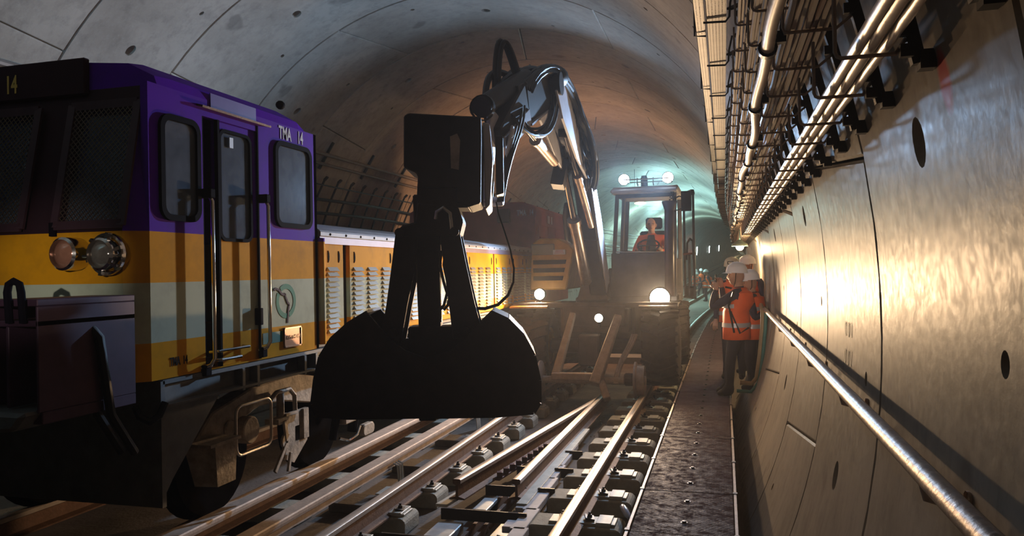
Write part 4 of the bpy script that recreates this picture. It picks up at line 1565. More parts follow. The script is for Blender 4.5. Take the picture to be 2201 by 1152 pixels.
for (y0, y1, cols) in doors:
    mb = MB()
    mb.bx(SX - 0.04, SX + 0.0, y0, y1, 1.17, 2.02)
    d_ = mb.build('hood_door', HOODP, loco, bevel=0.008)
    for c in cols:
        for k in range(13):
            z_ = 1.235 + k * 0.0435
            if louv_me is None:
                m2 = MB()
                m2.add([(SX + 0.001, c, z_), (SX + 0.001, c + 0.20, z_), (SX + 0.001, c + 0.185, z_ + 0.035), (SX + 0.001, c + 0.015, z_ + 0.035),
                        (SX + 0.026, c + 0.012, z_ + 0.002), (SX + 0.026, c + 0.188, z_ + 0.002)],
                       [(4, 5, 2, 3), (0, 4, 3), (1, 2, 5), (0, 1, 5, 4)])
                o_ = m2.build('louver', mat('grey_louver', (0.40, 0.37, 0.30), 0.5, 0.2, 0.2), d_)
                louv_me = o_.data
                l0 = (c, z_)
            else:
                inst(louv_me, 'louver', d_, (0, c - l0[0], z_ - l0[1]))
    for hy in (y0 + 0.09, y1 - 0.09):
        mb = MB()
        pts_ = [(hy + 0.018 * s_, 1.88 + 0.05 * c_) for s_, c_ in ((0, 1), (0.8, 0.6), (1, 0), (0.8, -0.6), (0, -1))]
        mb.prism(pts_, 'X', SX, SX + 0.006)
        mb.build('door_grip', GASK, d_)
mb = MB()
mb.bx(SX - 0.01, SX + 0.012, 5.64, 13.2, 1.985, 2.045)
mb.build('hood_rail', mat('mauve_rail', (0.25, 0.17, 0.20), 0.5, 0.1, 0.2), loco)
# red end housing beyond the hood
RED = mat('end_housing_red', (0.27, 0.060, 0.045), 0.6, 0, 0.35, 3)
mb = MB()
hs = [(-3.2, 1.13), (-3.2, 2.84), (-3.26, 2.90), (-3.45, 2.96), (-5.35, 2.96), (-5.6, 2.84), (-5.6, 1.13)]
mb.prism(hs, 'Y', 13.2, 16.0)
rh = mb.build('end_housing', RED, loco, bevel=0.012)
text('TMA', 0.135, WHT, rh, 'lettering', (-3.54, 13.18, 2.72), (pi / 2, 0, 0), 0.001, 0.62, bold=0.003)
text('14', 0.135, WHT, rh, 'lettering', (-3.31, 13.18, 2.72), (pi / 2, 0, 0), 0.001, 0.55, bold=0.003)
for y0, y1 in ((13.35, 14.05), (14.15, 14.75), (14.85, 15.5)):
    mb = MB()
    mb.bx(SX, SX + 0.012, y0, y1, 1.6, 2.55)
    pp = mb.build('side_panel', RED, rh, bevel=0.004)
    mb = MB()
    for k in range(4):
        mb.box((SX + 0.02, (y0 + y1) / 2, 2.12 + k * 0.07), (0.02, (y1 - y0) * 0.75, 0.02), (0, 0.4, 0))
    mb.build('slats', RED, pp, kind='stuff')
mb = MB()
mb.bx(SX, SX + 0.01, 14.12, 14.32, 2.62, 2.76)
mb.build('pale_label', WHT, rh)
mb = MB()
mb.bx(SX, SX + 0.01, 14.42, 14.52, 2.62, 2.76)
mb.build('pale_label', WHT, rh)
mb = MB()
mb.bx(-3.88, -3.66, 13.10, 13.2, 2.60, 2.84)
mb.build('rear_lamp_box', GASK, rh, bevel=0.01)

# underframe
mb = MB()
mb.prism([(-3.19, 1.125), (-3.19, 1.10), (-3.24, 1.09), (-3.24, 0.99), (-3.17, 0.98), (-3.17, 0.965), (-3.34, 0.965), (-3.34, 1.125)], 'Y', 3.80, 13.0)
mb.build('sill_beam', FRAME, loco)
mb = MB()
mb.bx(-5.6, -3.34, 3.80, 13.0, 1.0, 1.12)
mb.build('underfloor', GASK, loco)
for y_ in (4.55, 4.72, 5.35, 5.52, 6.3, 6.5, 7.5, 7.7):
    mb = MB()
    mb.bx(-3.24, -3.175, y_, y_ + 0.035, 0.95, 1.10)
    mb.build('sill_bracket', FRAME, loco, bevel=0.004)
mb = MB()
mb.prism([(3.82, 1.10), (3.82, 0.42), (3.90, 0.52), (4.36, 0.965), (4.36, 1.10)], 'X', -3.235, -3.215)
mb.bx(-5.5, -3.19, 3.78, 3.815, 0.38, 1.12)
mb.build('end_gusset', FRAME, loco)
# bogies
WHEEL = mat('wheel_steel', (0.012, 0.009, 0.008), 0.9, 0.0, 0.4, 8, spec=0.02)
matte(WHEEL, 0.05)
for yb_ in (5.45, 11.0):
    for yw in (yb_ - 0.62, yb_ + 0.85):
        for xw, s_ in ((-3.68, 1), (-5.12, -1)):
            mb = MB()
            mb.lathe([(0.05, 0.07), (0.16, 0.06), (0.30, 0.03), (0.36, 0.055), (0.405, 0.055), (0.410, -0.03), (0.44, -0.045), (0.44, -0.075), (0.36, -0.07), (0.05, -0.05)], (xw, yw, 0.405), 'X', 32)
            mb.build('wheel', WHEEL, loco, smooth=35)
    mb = MB()
    poly = [(yb_ - 1.15, 0.62), (yb_ - 0.95, 0.80), (yb_ - 0.5, 0.90), (yb_ + 0.1, 0.93), (yb_ + 0.45, 0.86), (yb_ + 0.9, 0.78), (yb_ + 1.3, 0.66), (yb_ + 1.3, 0.56),
            (yb_ + 0.7, 0.62), (yb_ + 0.3, 0.66), (yb_ - 0.1, 0.74), (yb_ - 0.4, 0.75), (yb_ - 0.8, 0.64), (yb_ - 1.1, 0.54)]
    mb.prism(poly, 'X', -3.52, -3.38)
    bf = mb.build('bogie_frame', BOGIE, loco, bevel=0.01)
    mb = MB()
    lo = rrect(yb_ - 0.92, yb_ - 0.50, 0.50, 0.84, 0.06, 4)
    mb.tube([(-3.22, a, b) for a, b in lo], 0.011, 8, closed=True)
    mb.build('step_loop', mat('pale_pipe', (0.55, 0.48, 0.40), 0.4, 0.6, 0.2), bf, smooth=True)
    mb = MB()
    mb.hexa([(-3.36, yb_ - 1.17, 0.36), (-3.20, yb_ - 1.15, 0.36), (-3.20, yb_ - 0.96, 0.36), (-3.36, yb_ - 0.96, 0.36),
             (-3.40, yb_ - 1.22, 0.63), (-3.20, yb_ - 1.17, 0.63), (-3.20, yb_ - 0.94, 0.63), (-3.40, yb_ - 0.94, 0.63)])
    mb.bx(-3.42, -3.18, yb_ - 1.24, yb_ - 0.92, 0.63, 0.65)
    mb.build('sand_box', BOGIE, bf)
    mb = MB()
    mb.cyl((-3.50, yb_ - 0.62, 0.62), (-3.30, yb_ - 0.62, 0.62), 0.10, 14)
    mb.cyl((-3.50, yb_ - 0.78, 0.66), (-3.36, yb_ - 0.78, 0.66), 0.06, 12)
    mb.build('axle_box', BOGIE, bf, bevel=0.008)
    # spring hanger with coil, slotted brake plate
    mb = MB()
    mb.cyl((-3.32, yb_ - 0.22, 0.62), (-3.32, yb_ - 0.22, 0.82), 0.03, 12)
    mb.bx(-3.38, -3.26, yb_ - 0.34, yb_ - 0.06, 0.60, 0.64)
    mb.tube([(-3.30, yb_ - 0.38, 0.80), (-3.30, yb_ - 0.30, 0.84), (-3.30, yb_ - 0.12, 0.84), (-3.30, yb_ - 0.05, 0.78), (-3.30, yb_ - 0.04, 0.62)], 0.018, 8)
    mb.build('spring_hanger', BOGIE, bf, smooth=35)
    mb = MB()
    wall_grid(mb, yb_ - 0.20, yb_ + 0.10, 0.40, 0.66, [(yb_ - 0.08, yb_ + 0.02, 0.42, 0.54)], -3.30, -3.28)
    mb.prism([(yb_ - 0.20, 0.40), (yb_ - 0.24, 0.32), (yb_ - 0.10, 0.26), (yb_ + 0.10, 0.40)], 'X', -3.30, -3.28)
    bp_ = mb.build('brake_plate', BOGIE, bf)
    mb = MB()
    mb.lathe([(0.02, 0), (0.06, 0.0), (0.06, 0.02), (0.02, 0.02)], (-3.275, yb_ - 0.24, 0.46), 'X', 14)
    mb.beam((-3.26, yb_ - 0.26, 0.62), (-3.26, yb_ - 0.23, 0.46), 0.02, 0.04)
    mb.build('brake_lever', BOGIE, bf, bevel=0.003)
    mb = MB()
    mb.beam((-3.26, yb_ - 0.24, 0.44), (-3.26, yb_ - 0.40, 0.26), 0.02, 0.035)
    mb.beam((-3.26, yb_ - 0.18, 0.36), (-3.26, yb_ - 0.22, 0.22), 0.02, 0.03)
    mb.build('brake_lever', BOGIE, bf, bevel=0.003)
    mb = MB()
    mb.bx(-3.28, -3.262, yb_ + 0.02, yb_ + 0.10, 0.42, 0.66)
    mb.build('cover_strip', BOGIE, bf, bevel=0.003)
    # cylinders and hoses between the axles
    mb = MB()
    mb.cyl((-3.34, yb_ + 0.62, 0.28), (-3.30, yb_ + 0.66, 0.58), 0.035, 10)
    mb.cyl((-3.34, yb_ + 0.98, 0.28), (-3.30, yb_ + 1.02, 0.58), 0.045, 10)
    mb.build('damper', GASK, bf, smooth=35)
    mb = MB()
    mb.tube([(-3.28, yb_ + 0.66, 0.56), (-3.25, yb_ + 0.70, 0.63), (-3.25, yb_ + 0.80, 0.64), (-3.25, yb_ + 0.90, 0.57), (-3.26, yb_ + 0.92, 0.46)], 0.014, 8)
    mb.tube([(-3.26, yb_ + 0.60, 0.30), (-3.22, yb_ + 0.70, 0.26), (-3.22, yb_ + 0.85, 0.28), (-3.24, yb_ + 0.95, 0.34)], 0.012, 8)
    mb.build('brake_pipe', CHROME, bf, smooth=True)
    mb = MB()
    mb.bx(-3.34, -3.24, yb_ + 0.68, yb_ + 0.90, 0.40, 0.52)
    mb.prism(rrect(yb_ + 1.02, yb_ + 1.26, 0.22, 0.33, 0.05, 4), 'X', -3.30, -3.24)
    mb.hexa([(-3.32, yb_ + 1.10, 0.46), (-3.26, yb_ + 1.10, 0.46), (-3.26, yb_ + 1.7, 0.52), (-3.32, yb_ + 1.7, 0.52), (-3.32, yb_ + 1.10, 0.56), (-3.26, yb_ + 1.10, 0.56), (-3.26, yb_ + 1.7, 0.62), (-3.32, yb_ + 1.7, 0.62)])
    mb.build('brake_block', BOGIE, bf, bevel=0.01)
# ------------------------------------------------------------------ the rail-road loader
ldr = thing('rail_road_loader', (-1.85, 12.5, 0), 'yellow rail-road loader with lit headlamps on the right track', 'loader')
LBLK = mat('grimy_and_shaded_black', (0.022, 0.018, 0.017), 0.5, 0.2, 0.4, 7)
LYEL = mat('loader_yellow', (0.48, 0.26, 0.05), 0.5, 0, 0.35, 5)
LGRY = mat('pale_boom_paint', (0.52, 0.53, 0.60), 0.45, 0.1, 0.25, 5)
LDRK = mat('loader_chassis_paint', (0.07, 0.05, 0.042), 0.6, 0.2, 0.4, 6)
MUD = mat('muddy_steel', (0.36, 0.28, 0.22), 0.75, 0.2, 0.4, 9, bump=0.3)
TYRE = mat('tyre_rubber', (0.055, 0.042, 0.036), 0.75, 0, 0.4, 8, bump=0.3)
HEADL = mat('lit_head_lamp', (1, 1, 1), 0.3, 0, 0, emit=(1.0, 0.86, 0.62), estr=60)
WORKL = mat('lit_white_lamp', (1, 1, 1), 0.3, 0, 0, emit=(0.85, 0.93, 1.0), estr=60)


def tyre(xc, yc, w, r, label=None):
    mb = MB()
    prof = [(r * 0.50, -w * 0.40), (r * 0.58, -w * 0.46), (r * 0.80, -w * 0.50), (r * 0.93, -w * 0.44), (r * 0.96, -w * 0.3), (r * 0.965, 0),
            (r * 0.96, w * 0.3), (r * 0.93, w * 0.44), (r * 0.80, w * 0.50), (r * 0.58, w * 0.46), (r * 0.50, w * 0.40)]
    mb.lathe(prof, (xc, yc, r), 'X', 40)
    t = mb.build('tyre', TYRE, ldr, smooth=40)
    mb = MB()
    n = 22
    for k in range(n):
        for s in (-1, 1):
            a = 2 * pi * (k + (0.5 if s > 0 else 0)) / n
            pts = []
            for u, da in ((0.0, 0.17), (0.25, 0.08), (0.5, -0.02)):
                ang = a + da
                pts.append((u, ang))
            for (u0, a0), (u1, a1) in zip(pts, pts[1:]):
                P0 = Vector((xc + s * u0 * w, yc + cos(a0) * r * 0.985, r + sin(a0) * r * 0.985))
                P1 = Vector((xc + s * u1 * w, yc + cos(a1) * r * (0.985 if u1 < 0.5 else 0.95), r + sin(a1) * r * (0.985 if u1 < 0.5 else 0.95)))
                tang = Vector((0, -sin(a0), cos(a0)))
                mb.beam(P0, P1, 0.055, 0.045, 0.05, 0.045, side=tang)
    mb.build('tread_lugs', TYRE, t, kind='stuff')
    mb = MB()
    s = 1 if xc > -1.85 else -1
    mb.lathe([(r * 0.50, -w * 0.40), (r * 0.46, 0), (r * 0.50, w * 0.40), (r * 0.44, w * 0.36), (r * 0.42, s * w * 0.1), (r * 0.2, s * w * 0.14), (r * 0.16, s * w * 0.26), (0, s * w * 0.27)], (xc, yc, r), 'X', 24)
    mb.build('wheel_rim', LYEL, t, smooth=35)


tyre(-0.92, 11.62, 0.52, 0.57)
tyre(-2.82, 11.62, 0.52, 0.57)
tyre(-0.90, 14.2, 0.52, 0.57)
tyre(-2.82, 14.2, 0.52, 0.57)
mb = MB()
mb.bx(-2.45, -1.30, 11.6, 15.2, 0.62, 1.16)
mb.bx(-2.35, -1.35, 11.15, 11.6, 0.80, 1.16)
mb.cyl((-2.6, 11.62, 0.57), (-1.15, 11.62, 0.57), 0.12, 12)
mb.cyl((-2.6, 14.2, 0.57), (-1.15, 14.2, 0.57), 0.12, 12)
mb.build('chassis', LDRK, ldr, bevel=0.02)
mb = MB()
mb.bx(-3.10, -0.66, 11.16, 11.24, 1.17, 1.25)
mb.bx(-2.3, -1.4, 11.10, 11.2, 0.9, 1.2)
mb.build('front_beam', LDRK, ldr, bevel=0.01)
for xc, w in ((-2.82, 0.58), (-0.92, 0.56)):
    mb = MB()
    mb.prism([(11.06, 1.20), (11.3, 1.235), (12.1, 1.235), (12.3, 1.18), (12.3, 1.15), (12.1, 1.205), (11.3, 1.205), (11.06, 1.17)], 'X', xc - w / 2, xc + w / 2)
    mb.build('mudguard', LYEL if xc < -2 else LDRK, ldr, bevel=0.008)
# headlamps
for (x, y, z, r, nm) in ((-0.92, 11.42, 1.30, 0.15, 'head_lamp'), (-2.73, 11.42, 1.37, 0.085, 'head_lamp'), (-1.765, 11.04, 1.03, 0.062, 'low_lamp')):  # right lens enlarged to stand in for its bloom
    mb = MB()
    mb.lathe([(r * 0.5, 0.14), (r * 1.05, 0.08), (r * 1.1, 0.0), (r * 0.95, -0.005), (r * 0.95, 0.012)], (x, y, z), 'Y', 20)
    mb.cyl((x, y + 0.06, z - r), (x, y + 0.06, z - r - 0.08), 0.015, 6)
    h = mb.build(nm, LBLK, ldr, smooth=35)
    mb = MB()
    mb.lathe([(r * 0.95, 0.010), (r * 0.6, -0.01), (0, -0.018)], (x, y, z), 'Y', 20)
    mb.build('lit_lens', HEADL, h, smooth=True)
# engine hood on the left
mb = MB()
hp = [(-3.04, 1.42), (-2.44, 1.42), (-2.33, 1.95), (-2.31, 2.05), (-2.40, 2.16), (-2.56, 2.24), (-2.86, 2.25), (-2.98, 2.18), (-3.0, 2.05)]
mb.prism(hp, 'Y', 12.06, 14.6)
hd = mb.build('engine_hood', LYEL, ldr, bevel=0.02)
mb = MB()
for (z0, z1) in ((1.83, 1.90), (1.70, 1.77), (1.57, 1.64)):
    mb = MB()
    o_ = 0.03 * (1.9 - z1) / 0.3
    mb.prism([(-2.975, z0), (-2.45 - o_ * 2, z0), (-2.43 - o_ * 2, z1), (-2.975, z1)], 'Y', 12.04, 12.08)
    mb.build('vent_slot', GASK, hd)
mb = MB()
mb.bx(-3.00, -2.62, 12.035, 12.062, 1.98, 2.16)
mb.build('grey_patch', mat('grey_green_panel', (0.22, 0.22, 0.17), 0.5, 0, 0.2), hd, bevel=0.05)
mb = MB()
mb.bx(-2.64, -2.44, 12.03, 12.056, 1.985, 2.06)
dl = mb.build('safety_label', mat('white_label', (0.62, 0.62, 0.66), 0.5, 0, 0.05), hd)
mb = MB()
for z_, c0, c1 in ((2.04, -2.60, -2.48), (2.022, -2.61, -2.47), (2.003, -2.62, -2.46)):
    mb.bx(c0, c1, 12.027, 12.032, z_, z_ + 0.006)
mb.build('label_lines', mat('red_print', (0.3, 0.04, 0.05), 0.5, 0, 0), dl, kind='stuff')
# cab
cab = MB()
def post(a, b, w, d=None):
    cab.beam(a, b, w, d or w)
post((-1.70, 12.0, 1.30), (-1.60, 12.08, 2.92), 0.06)
post((-0.74, 12.0, 1.30), (-0.72, 12.08, 2.92), 0.06)
post((-1.70, 13.4, 1.20), (-1.60, 13.4, 2.92), 0.07)
post((-0.72, 13.4, 1.20), (-0.72, 13.4, 2.92), 0.07)
post((-1.68, 12.75, 1.20), (-1.58, 12.75, 2.92), 0.06)
cab.bx(-1.70, -0.70, 11.97, 12.03, 1.30, 1.98)
cab.bx(-1.74, -0.70, 12.0, 13.45, 1.16, 1.32)
cab.bx(-1.72, -0.70, 13.35, 13.42, 1.2, 1.9)
cab.bx(-1.75, -1.69, 12.0, 13.4, 1.2, 1.75)
cab.bx(-1.60, -0.72, 12.05, 12.10, 2.84, 2.92)
cabo = cab.build('cab_frame', mat('dark_grey_cab_paint', (0.085, 0.08, 0.085), 0.5, 0.1, 0.3), ldr, bevel=0.012)
mb = MB()
mb.prism([(11.86, 2.90), (11.84, 2.96), (12.1, 3.02), (13.3, 3.02), (13.5, 2.96), (13.5, 2.90)], 'X', -1.68, -0.66)
rf = mb.build('cab_roof', mat('pale_roof_paint', (0.55, 0.55, 0.56), 0.5, 0, 0.15), ldr, bevel=0.02)
mb = MB()
mb.hexa([(-1.67, 12.02, 1.98), (-0.76, 12.02, 1.98), (-0.76, 12.026, 1.98), (-1.67, 12.026, 1.98), (-1.60, 12.07, 2.86), (-0.74, 12.07, 2.86), (-0.74, 12.076, 2.86), (-1.60, 12.076, 2.86)])
mb.build('windscreen', CLEAR, cabo)
mb = MB()
mb.tube([(-1.63, 12.0, 2.0), (-0.80, 12.0, 1.98)], 0.012, 6)
mb.build('lower_screen_bar', GALV, cabo)
mb = MB()
mb.bx(-1.45, -0.92, 12.35, 12.75, 1.32, 2.0)
mb.bx(-1.60, -1.45, 12.2, 12.9, 1.32, 2.02)
mb.build('dashboard', GASK, cabo, bevel=0.03)
mb = MB()
cc = Vector((-1.16, 12.36, 2.10))
pts = [cc + Vector((cos(t) * 0.17, sin(t) * 0.13, sin(t) * 0.10)) for t in [2 * pi * k / 20 for k in range(20)]]
mb.tube(pts, 0.014, 7, closed=True)
mb.tube([cc, cc + Vector((0, 0.14, -0.20))], 0.025, 8)
mb.tube([cc + Vector((-0.17, 0, 0)), cc, cc + Vector((0.17, 0, 0))], 0.010, 6)
mb.build('steering_wheel', GASK, cabo, smooth=True)
mb = MB()
mb.box((-1.14, 13.22, 2.02), (0.48, 0.12, 0.70), (-0.1, 0, 0))
mb.box((-1.14, 13.24, 2.50), (0.28, 0.08, 0.20), (-0.1, 0, 0))
mb.box((-1.14, 12.98, 1.62), (0.50, 0.50, 0.14))
mb.build('seat', GASK, cabo, bevel=0.03)
mb = MB()
mb.sphere((-1.30, 12.6, 2.80), 0.06, 12, 6, (1.6, 1, 0.4))
mb.build('interior_lamp', mat('lit_interior_lamp', (1, 1, 1), 0.5, 0, 0, emit=(1.0, 0.75, 0.45), estr=5), cabo, smooth=True)
# roof lamp rail and lamps
mb = MB()
mb.tube([(-1.52, 11.86, 3.03), (-1.52, 11.83, 3.10), (-0.75, 11.83, 3.10), (-0.75, 11.86, 3.03)], 0.010, 6)
mb.tube([(-1.52, 11.83, 3.055), (-0.75, 11.83, 3.055)], 0.008, 6)
for x_ in (-1.26, -1.02):
    mb.tube([(x_, 11.90, 3.01), (x_, 11.83, 3.04), (x_, 11.83, 3.12)], 0.010, 6)
mb.build('lamp_rail', CHROME, rf, smooth=True)
for x_ in (-1.465, -0.80):
    mb = MB()
    r = 0.085
    mb.lathe([(r * 0.4, 0.10), (r * 0.95, 0.05), (r * 1.08, 0.0), (r * 0.95, -0.004), (r * 0.95, 0.01)], (x_, 11.86, 3.11), 'Y', 18)
    l_ = mb.build('work_lamp', LBLK, rf, smooth=35)
    mb = MB()
    mb.lathe([(r * 0.95, 0.008), (r * 0.6, -0.01), (0, -0.016)], (x_, 11.86, 3.11), 'Y', 18)
    mb.build('lit_lens', WORKL, l_, smooth=True)
mb = MB()
mb.cyl((-1.22, 12.5, 3.02), (-1.22, 12.5, 3.20), 0.055, 14)
mb.cyl((-1.22, 12.5, 3.20), (-1.22, 12.5, 3.23), 0.045, 14)
mb.tube([(-1.38, 12.55, 3.0), (-1.38, 12.55, 3.35)], 0.004, 5)
mb.build('beacon', GASK, rf, smooth=35)
# open door on the right
mb = MB()
A_, B_ = Vector((-0.60, 12.42, 0)), Vector((-0.435, 11.86, 0))
def dp(t, z):
    p = A_ + (B_ - A_) * t
    return (p.x, p.y, z)
loop = [dp(0, 1.28), dp(0, 2.84), dp(0.1, 2.90), dp(0.92, 2.90), dp(1, 2.84), dp(1, 1.28)]
for a, b in zip(loop, loop[1:] + loop[:1]):
    mb.beam(a, b, 0.035, 0.05, side=(1, 0, 0) if abs(a[2] - b[2]) > 0.1 else (0, 0, 1))
mb.beam(dp(0, 1.95), dp(1, 1.95), 0.03, 0.05, side=(0, 0, 1))
mb.beam(dp(0.5, 1.28), dp(0.5, 1.95), 0.04, 0.03)
mb.add([dp(0, 1.28), dp(1, 1.28), dp(1, 1.45), dp(0, 1.45)], [(0, 1, 2, 3)])
dro = mb.build('cab_door', LBLK, cabo)
mb = MB()
mb.hexa([dp(0, 1.97), dp(1, 1.97), (dp(1, 0)[0] + 0.006, dp(1, 0)[1], 1.97), (dp(0, 0)[0] + 0.006, dp(0, 0)[1], 1.97), dp(0, 2.88), dp(1, 2.88), (dp(1, 0)[0] + 0.006, dp(1, 0)[1], 2.88), (dp(0, 0)[0] + 0.006, dp(0, 0)[1], 2.88)])
mb.build('door_glass', CLEAR, dro)
mb = MB()
q0, q1 = dp(0.15, 1.62), dp(0.95, 1.62)
mb.tube([dp(0.2, 1.86), dp(0.3, 2.12), dp(0.6, 2.18), dp(0.9, 2.14), dp(0.95, 1.86)], 0.016, 7)
mb.build('door_handle', GASK, dro, smooth=True)
# intake post with dish, mirror and cable knot
mb = MB()
mb.cyl((-0.80, 11.72, 1.32), (-0.78, 11.72, 2.66), 0.072, 14)
mb.lathe([(0.075, -0.12), (0.10, -0.04), (0.115, 0.0), (0.11, 0.02), (0.0, 0.03)], (-0.775, 11.72, 2.72), 'Z', 18)
mb.build('intake_post', mat('purple_black_paint', (0.05, 0.03, 0.045), 0.45, 0.1, 0.3), ldr, smooth=35)
mb = MB()
mb.box((-0.535, 11.85, 2.74), (0.15, 0.07, 0.30), (0, 0, 0.15))
mb.tube([(-0.72, 12.0, 2.80), (-0.64, 11.86, 2.82), (-0.56, 11.86, 2.80)], 0.012, 6)
mb.tube([(-0.74, 12.0, 2.60), (-0.64, 11.86, 2.62), (-0.56, 11.86, 2.64)], 0.010, 6)
mb.build('mirror', GASK, cabo, bevel=0.012)
mb = MB()
for s_ in range(5):
    rnd = random.Random(s_)
    mb.tube([(-0.74 + rnd.uniform(-.05, .05), 11.94, 2.92 - 0.05 * j + rnd.uniform(-.02, .02)) for j in range(6)], 0.010, 6)
mb.build('cable_knot', BLACK, cabo, smooth=True)
# turret below the boom
mb = MB()
mb.lathe([(0.42, 1.16), (0.42, 1.28), (0.30, 1.30)], (-1.95, 12.5, 0), 'Z', 24, close=True)
mb.hexa([(-2.22, 11.75, 1.25), (-1.72, 11.75, 1.25), (-1.72, 13.3, 1.25), (-2.22, 13.3, 1.25), (-2.10, 11.85, 1.72), (-1.76, 11.85, 1.72), (-1.76, 12.6, 1.72), (-2.10, 12.6, 1.72)])
mb.build('turret', LDRK, ldr, bevel=0.02)

# boom, three links; coloured black for hoses and shade, pale on lit faces
B0, K1, K2 = Vector((-1.88, 11.9, 1.45)), Vector((-1.83, 10.2, 3.16)), Vector((-1.93, 8.35, 3.80))
T1 = Vector((-2.02, 6.75, 2.95))
mb = MB()
mb.beam(B0, B0 + (K1 - B0) * 0.5, 0.24, 0.36, 0.24, 0.44)
mb.beam(B0 + (K1 - B0) * 0.5, K1, 0.24, 0.44, 0.20, 0.26)
lb = mb.build('lower_boom', LBLK, ldr, bevel=0.015)
mb = MB()
mb.beam(B0 + Vector((0.13, 0.02, 0)), B0 + (K1 - B0) * 0.5 + Vector((0.13, 0, 0)), 0.016, 0.34, 0.016, 0.42)
mb.beam(B0 + (K1 - B0) * 0.5 + Vector((0.13, 0, 0)), K1 + Vector((0.115, 0, 0)), 0.016, 0.42, 0.016, 0.24)
mb.build('boom_lit_face', LGRY, lb)  # pale strip stands for lamplight on the boom's right side
mb = MB()
mb.beam(B0 + Vector((-0.125, 0, 0)), K1 + Vector((-0.11, 0, 0)), 0.02, 0.30)
mb.beam(B0 + Vector((-0.02, -0.20, 0.05)), K1 + Vector((-0.02, -0.20, -0.1)), 0.16, 0.05)
mb.cyl(K1 - Vector((0.2, 0, 0)), K1 + Vector((0.17, 0, 0)), 0.10, 14)
mb.build('boom_hose_guard', LBLK, lb, bevel=0.005)
# triangular middle link, with big side plates
mb = MB()
for sx in (-0.14, 0.12):
    mb.prism([(K1.y + 0.12, K1.z - 0.10), (K1.y - 0.10, K1.z - 0.22), (9.35, 3.12), (8.55, 3.45), (K2.y - 0.1, K2.z - 0.10), (K2.y - 0.02, K2.z + 0.12), (K2.y + 0.25, K2.z + 0.13), (9.5, 3.78), (K1.y + 0.10, K1.z + 0.12)], 'X', -1.88 + sx, -1.85 + sx)
mb.beam(K1 + Vector((-0.03, -0.1, 0.05)), K2 + Vector((0.06, 0.2, 0.0)), 0.24, 0.10)
ml = mb.build('middle_link', LGRY, ldr, bevel=0.006)
mb = MB()
mb.cyl((-2.12, K2.y, K2.z), (-1.70, K2.y, K2.z), 0.13, 16)
mb.sphere((-1.88, 8.55, 3.93), 0.20, 16, 10, (1.1, 1.4, 0.7))
mb.build('knuckle_cover', LBLK, ml, smooth=40)
# arm
mb = MB()
mb.beam(K2 + Vector((0, 0.15, -0.02)), (-1.98, 7.45, 3.42), 0.26, 0.36, 0.24, 0.40)
mb.beam((-1.98, 7.45, 3.42), T1, 0.24, 0.40, 0.18, 0.20)
ar = mb.build('arm', LBLK, ldr, bevel=0.015)
mb = MB()
mb.beam(K2 + Vector((0.06, 0.10, -0.22)), (-1.90, 7.5, 3.20), 0.13, 0.02)
mb.build('arm_lit_underside', LGRY, ar)  # pale strip put where the work lamps light the underside
mb = MB()
mb.beam((-1.86, 7.5, 3.28), T1 + Vector((0.09, 0.05, -0.06)), 0.02, 0.16)
mb.build('arm_lit_face', LGRY, ar)  # pale strip for the lit right face of the black arm
mb = MB()
mb.cyl((-1.96, 7.75, 3.74), (-2.07, 6.55, 3.20), 0.095, 18)
mb.lathe([(0.115, -0.02), (0.12, 0.02), (0.10, 0.03)], (-2.065, 6.56, 3.20), 'Y', 16)
mb.build('extension_cylinder', LBLK, ar, smooth=40)
mb = MB()
mb.beam(K2 + Vector((-0.135, 0.1, 0.1)), T1 + Vector((-0.10, 0.1, 0.12)), 0.02, 0.34)
mb.beam(K2 + Vector((0.0, 0.1, 0.18)), (-2.0, 7.2, 3.50), 0.22, 0.06)
mb.build('arm_cover', LBLK, ar, bevel=0.005)
# cylinders
def ram(p0, p1, split, r0, r1, parent):
    p0, p1 = Vector(p0), Vector(p1)
    m = p0 + (p1 - p0) * split
    mb = MB()
    mb.cyl(p0, m, r0, 16)
    mb.cyl(m - (p1 - p0).normalized() * 0.05, m + (p1 - p0).normalized() * 0.04, r0 * 1.18, 16)
    b = mb.build('ram_barrel', mat('worn_barrel_steel', (0.42, 0.33, 0.28), 0.35, 0.8, 0.3, 12), parent, smooth=40)
    mb = MB()
    mb.cyl(m, p1, r1, 14)
    mb.build('ram_rod', CHROME, b, smooth=40)
    mb = MB()
    mb.cyl(p1 - Vector((0.08, 0, 0)), p1 + Vector((0.08, 0, 0)), r0 * 1.1, 12)
    mb.build('ram_eye', LBLK, b, smooth=40)
ram((-2.02, 11.5, 1.55), (-2.02, 9.75, 3.28), 0.50, 0.085, 0.045, lb)
ram((-1.80, 10.75, 2.35), (-1.86, 9.3, 3.42), 0.55, 0.05, 0.028, lb)
ram((-2.05, 9.5, 3.10), (-1.98, 7.6, 3.25), 0.6, 0.06, 0.035, ml)
mb = MB()
mb.box((-2.04, 9.82, 3.00), (0.17, 0.20, 0.40), (radians(40) * 0 - 0.3, 0.15, 0))
mb.build('valve_block', LBLK, ml, bevel=0.012)
mb = MB()
mb.tube([(-2.11, 10.62, 2.66), (-2.14, 10.75, 2.5), (-2.15, 10.95, 2.2), (-2.12, 11.1, 2.1), (-2.08, 11.0, 2.3)], [0.05, 0.075, 0.08, 0.06, 0.03], 10)
mb.build('hose_sleeve', BLACK, lb, smooth=True)

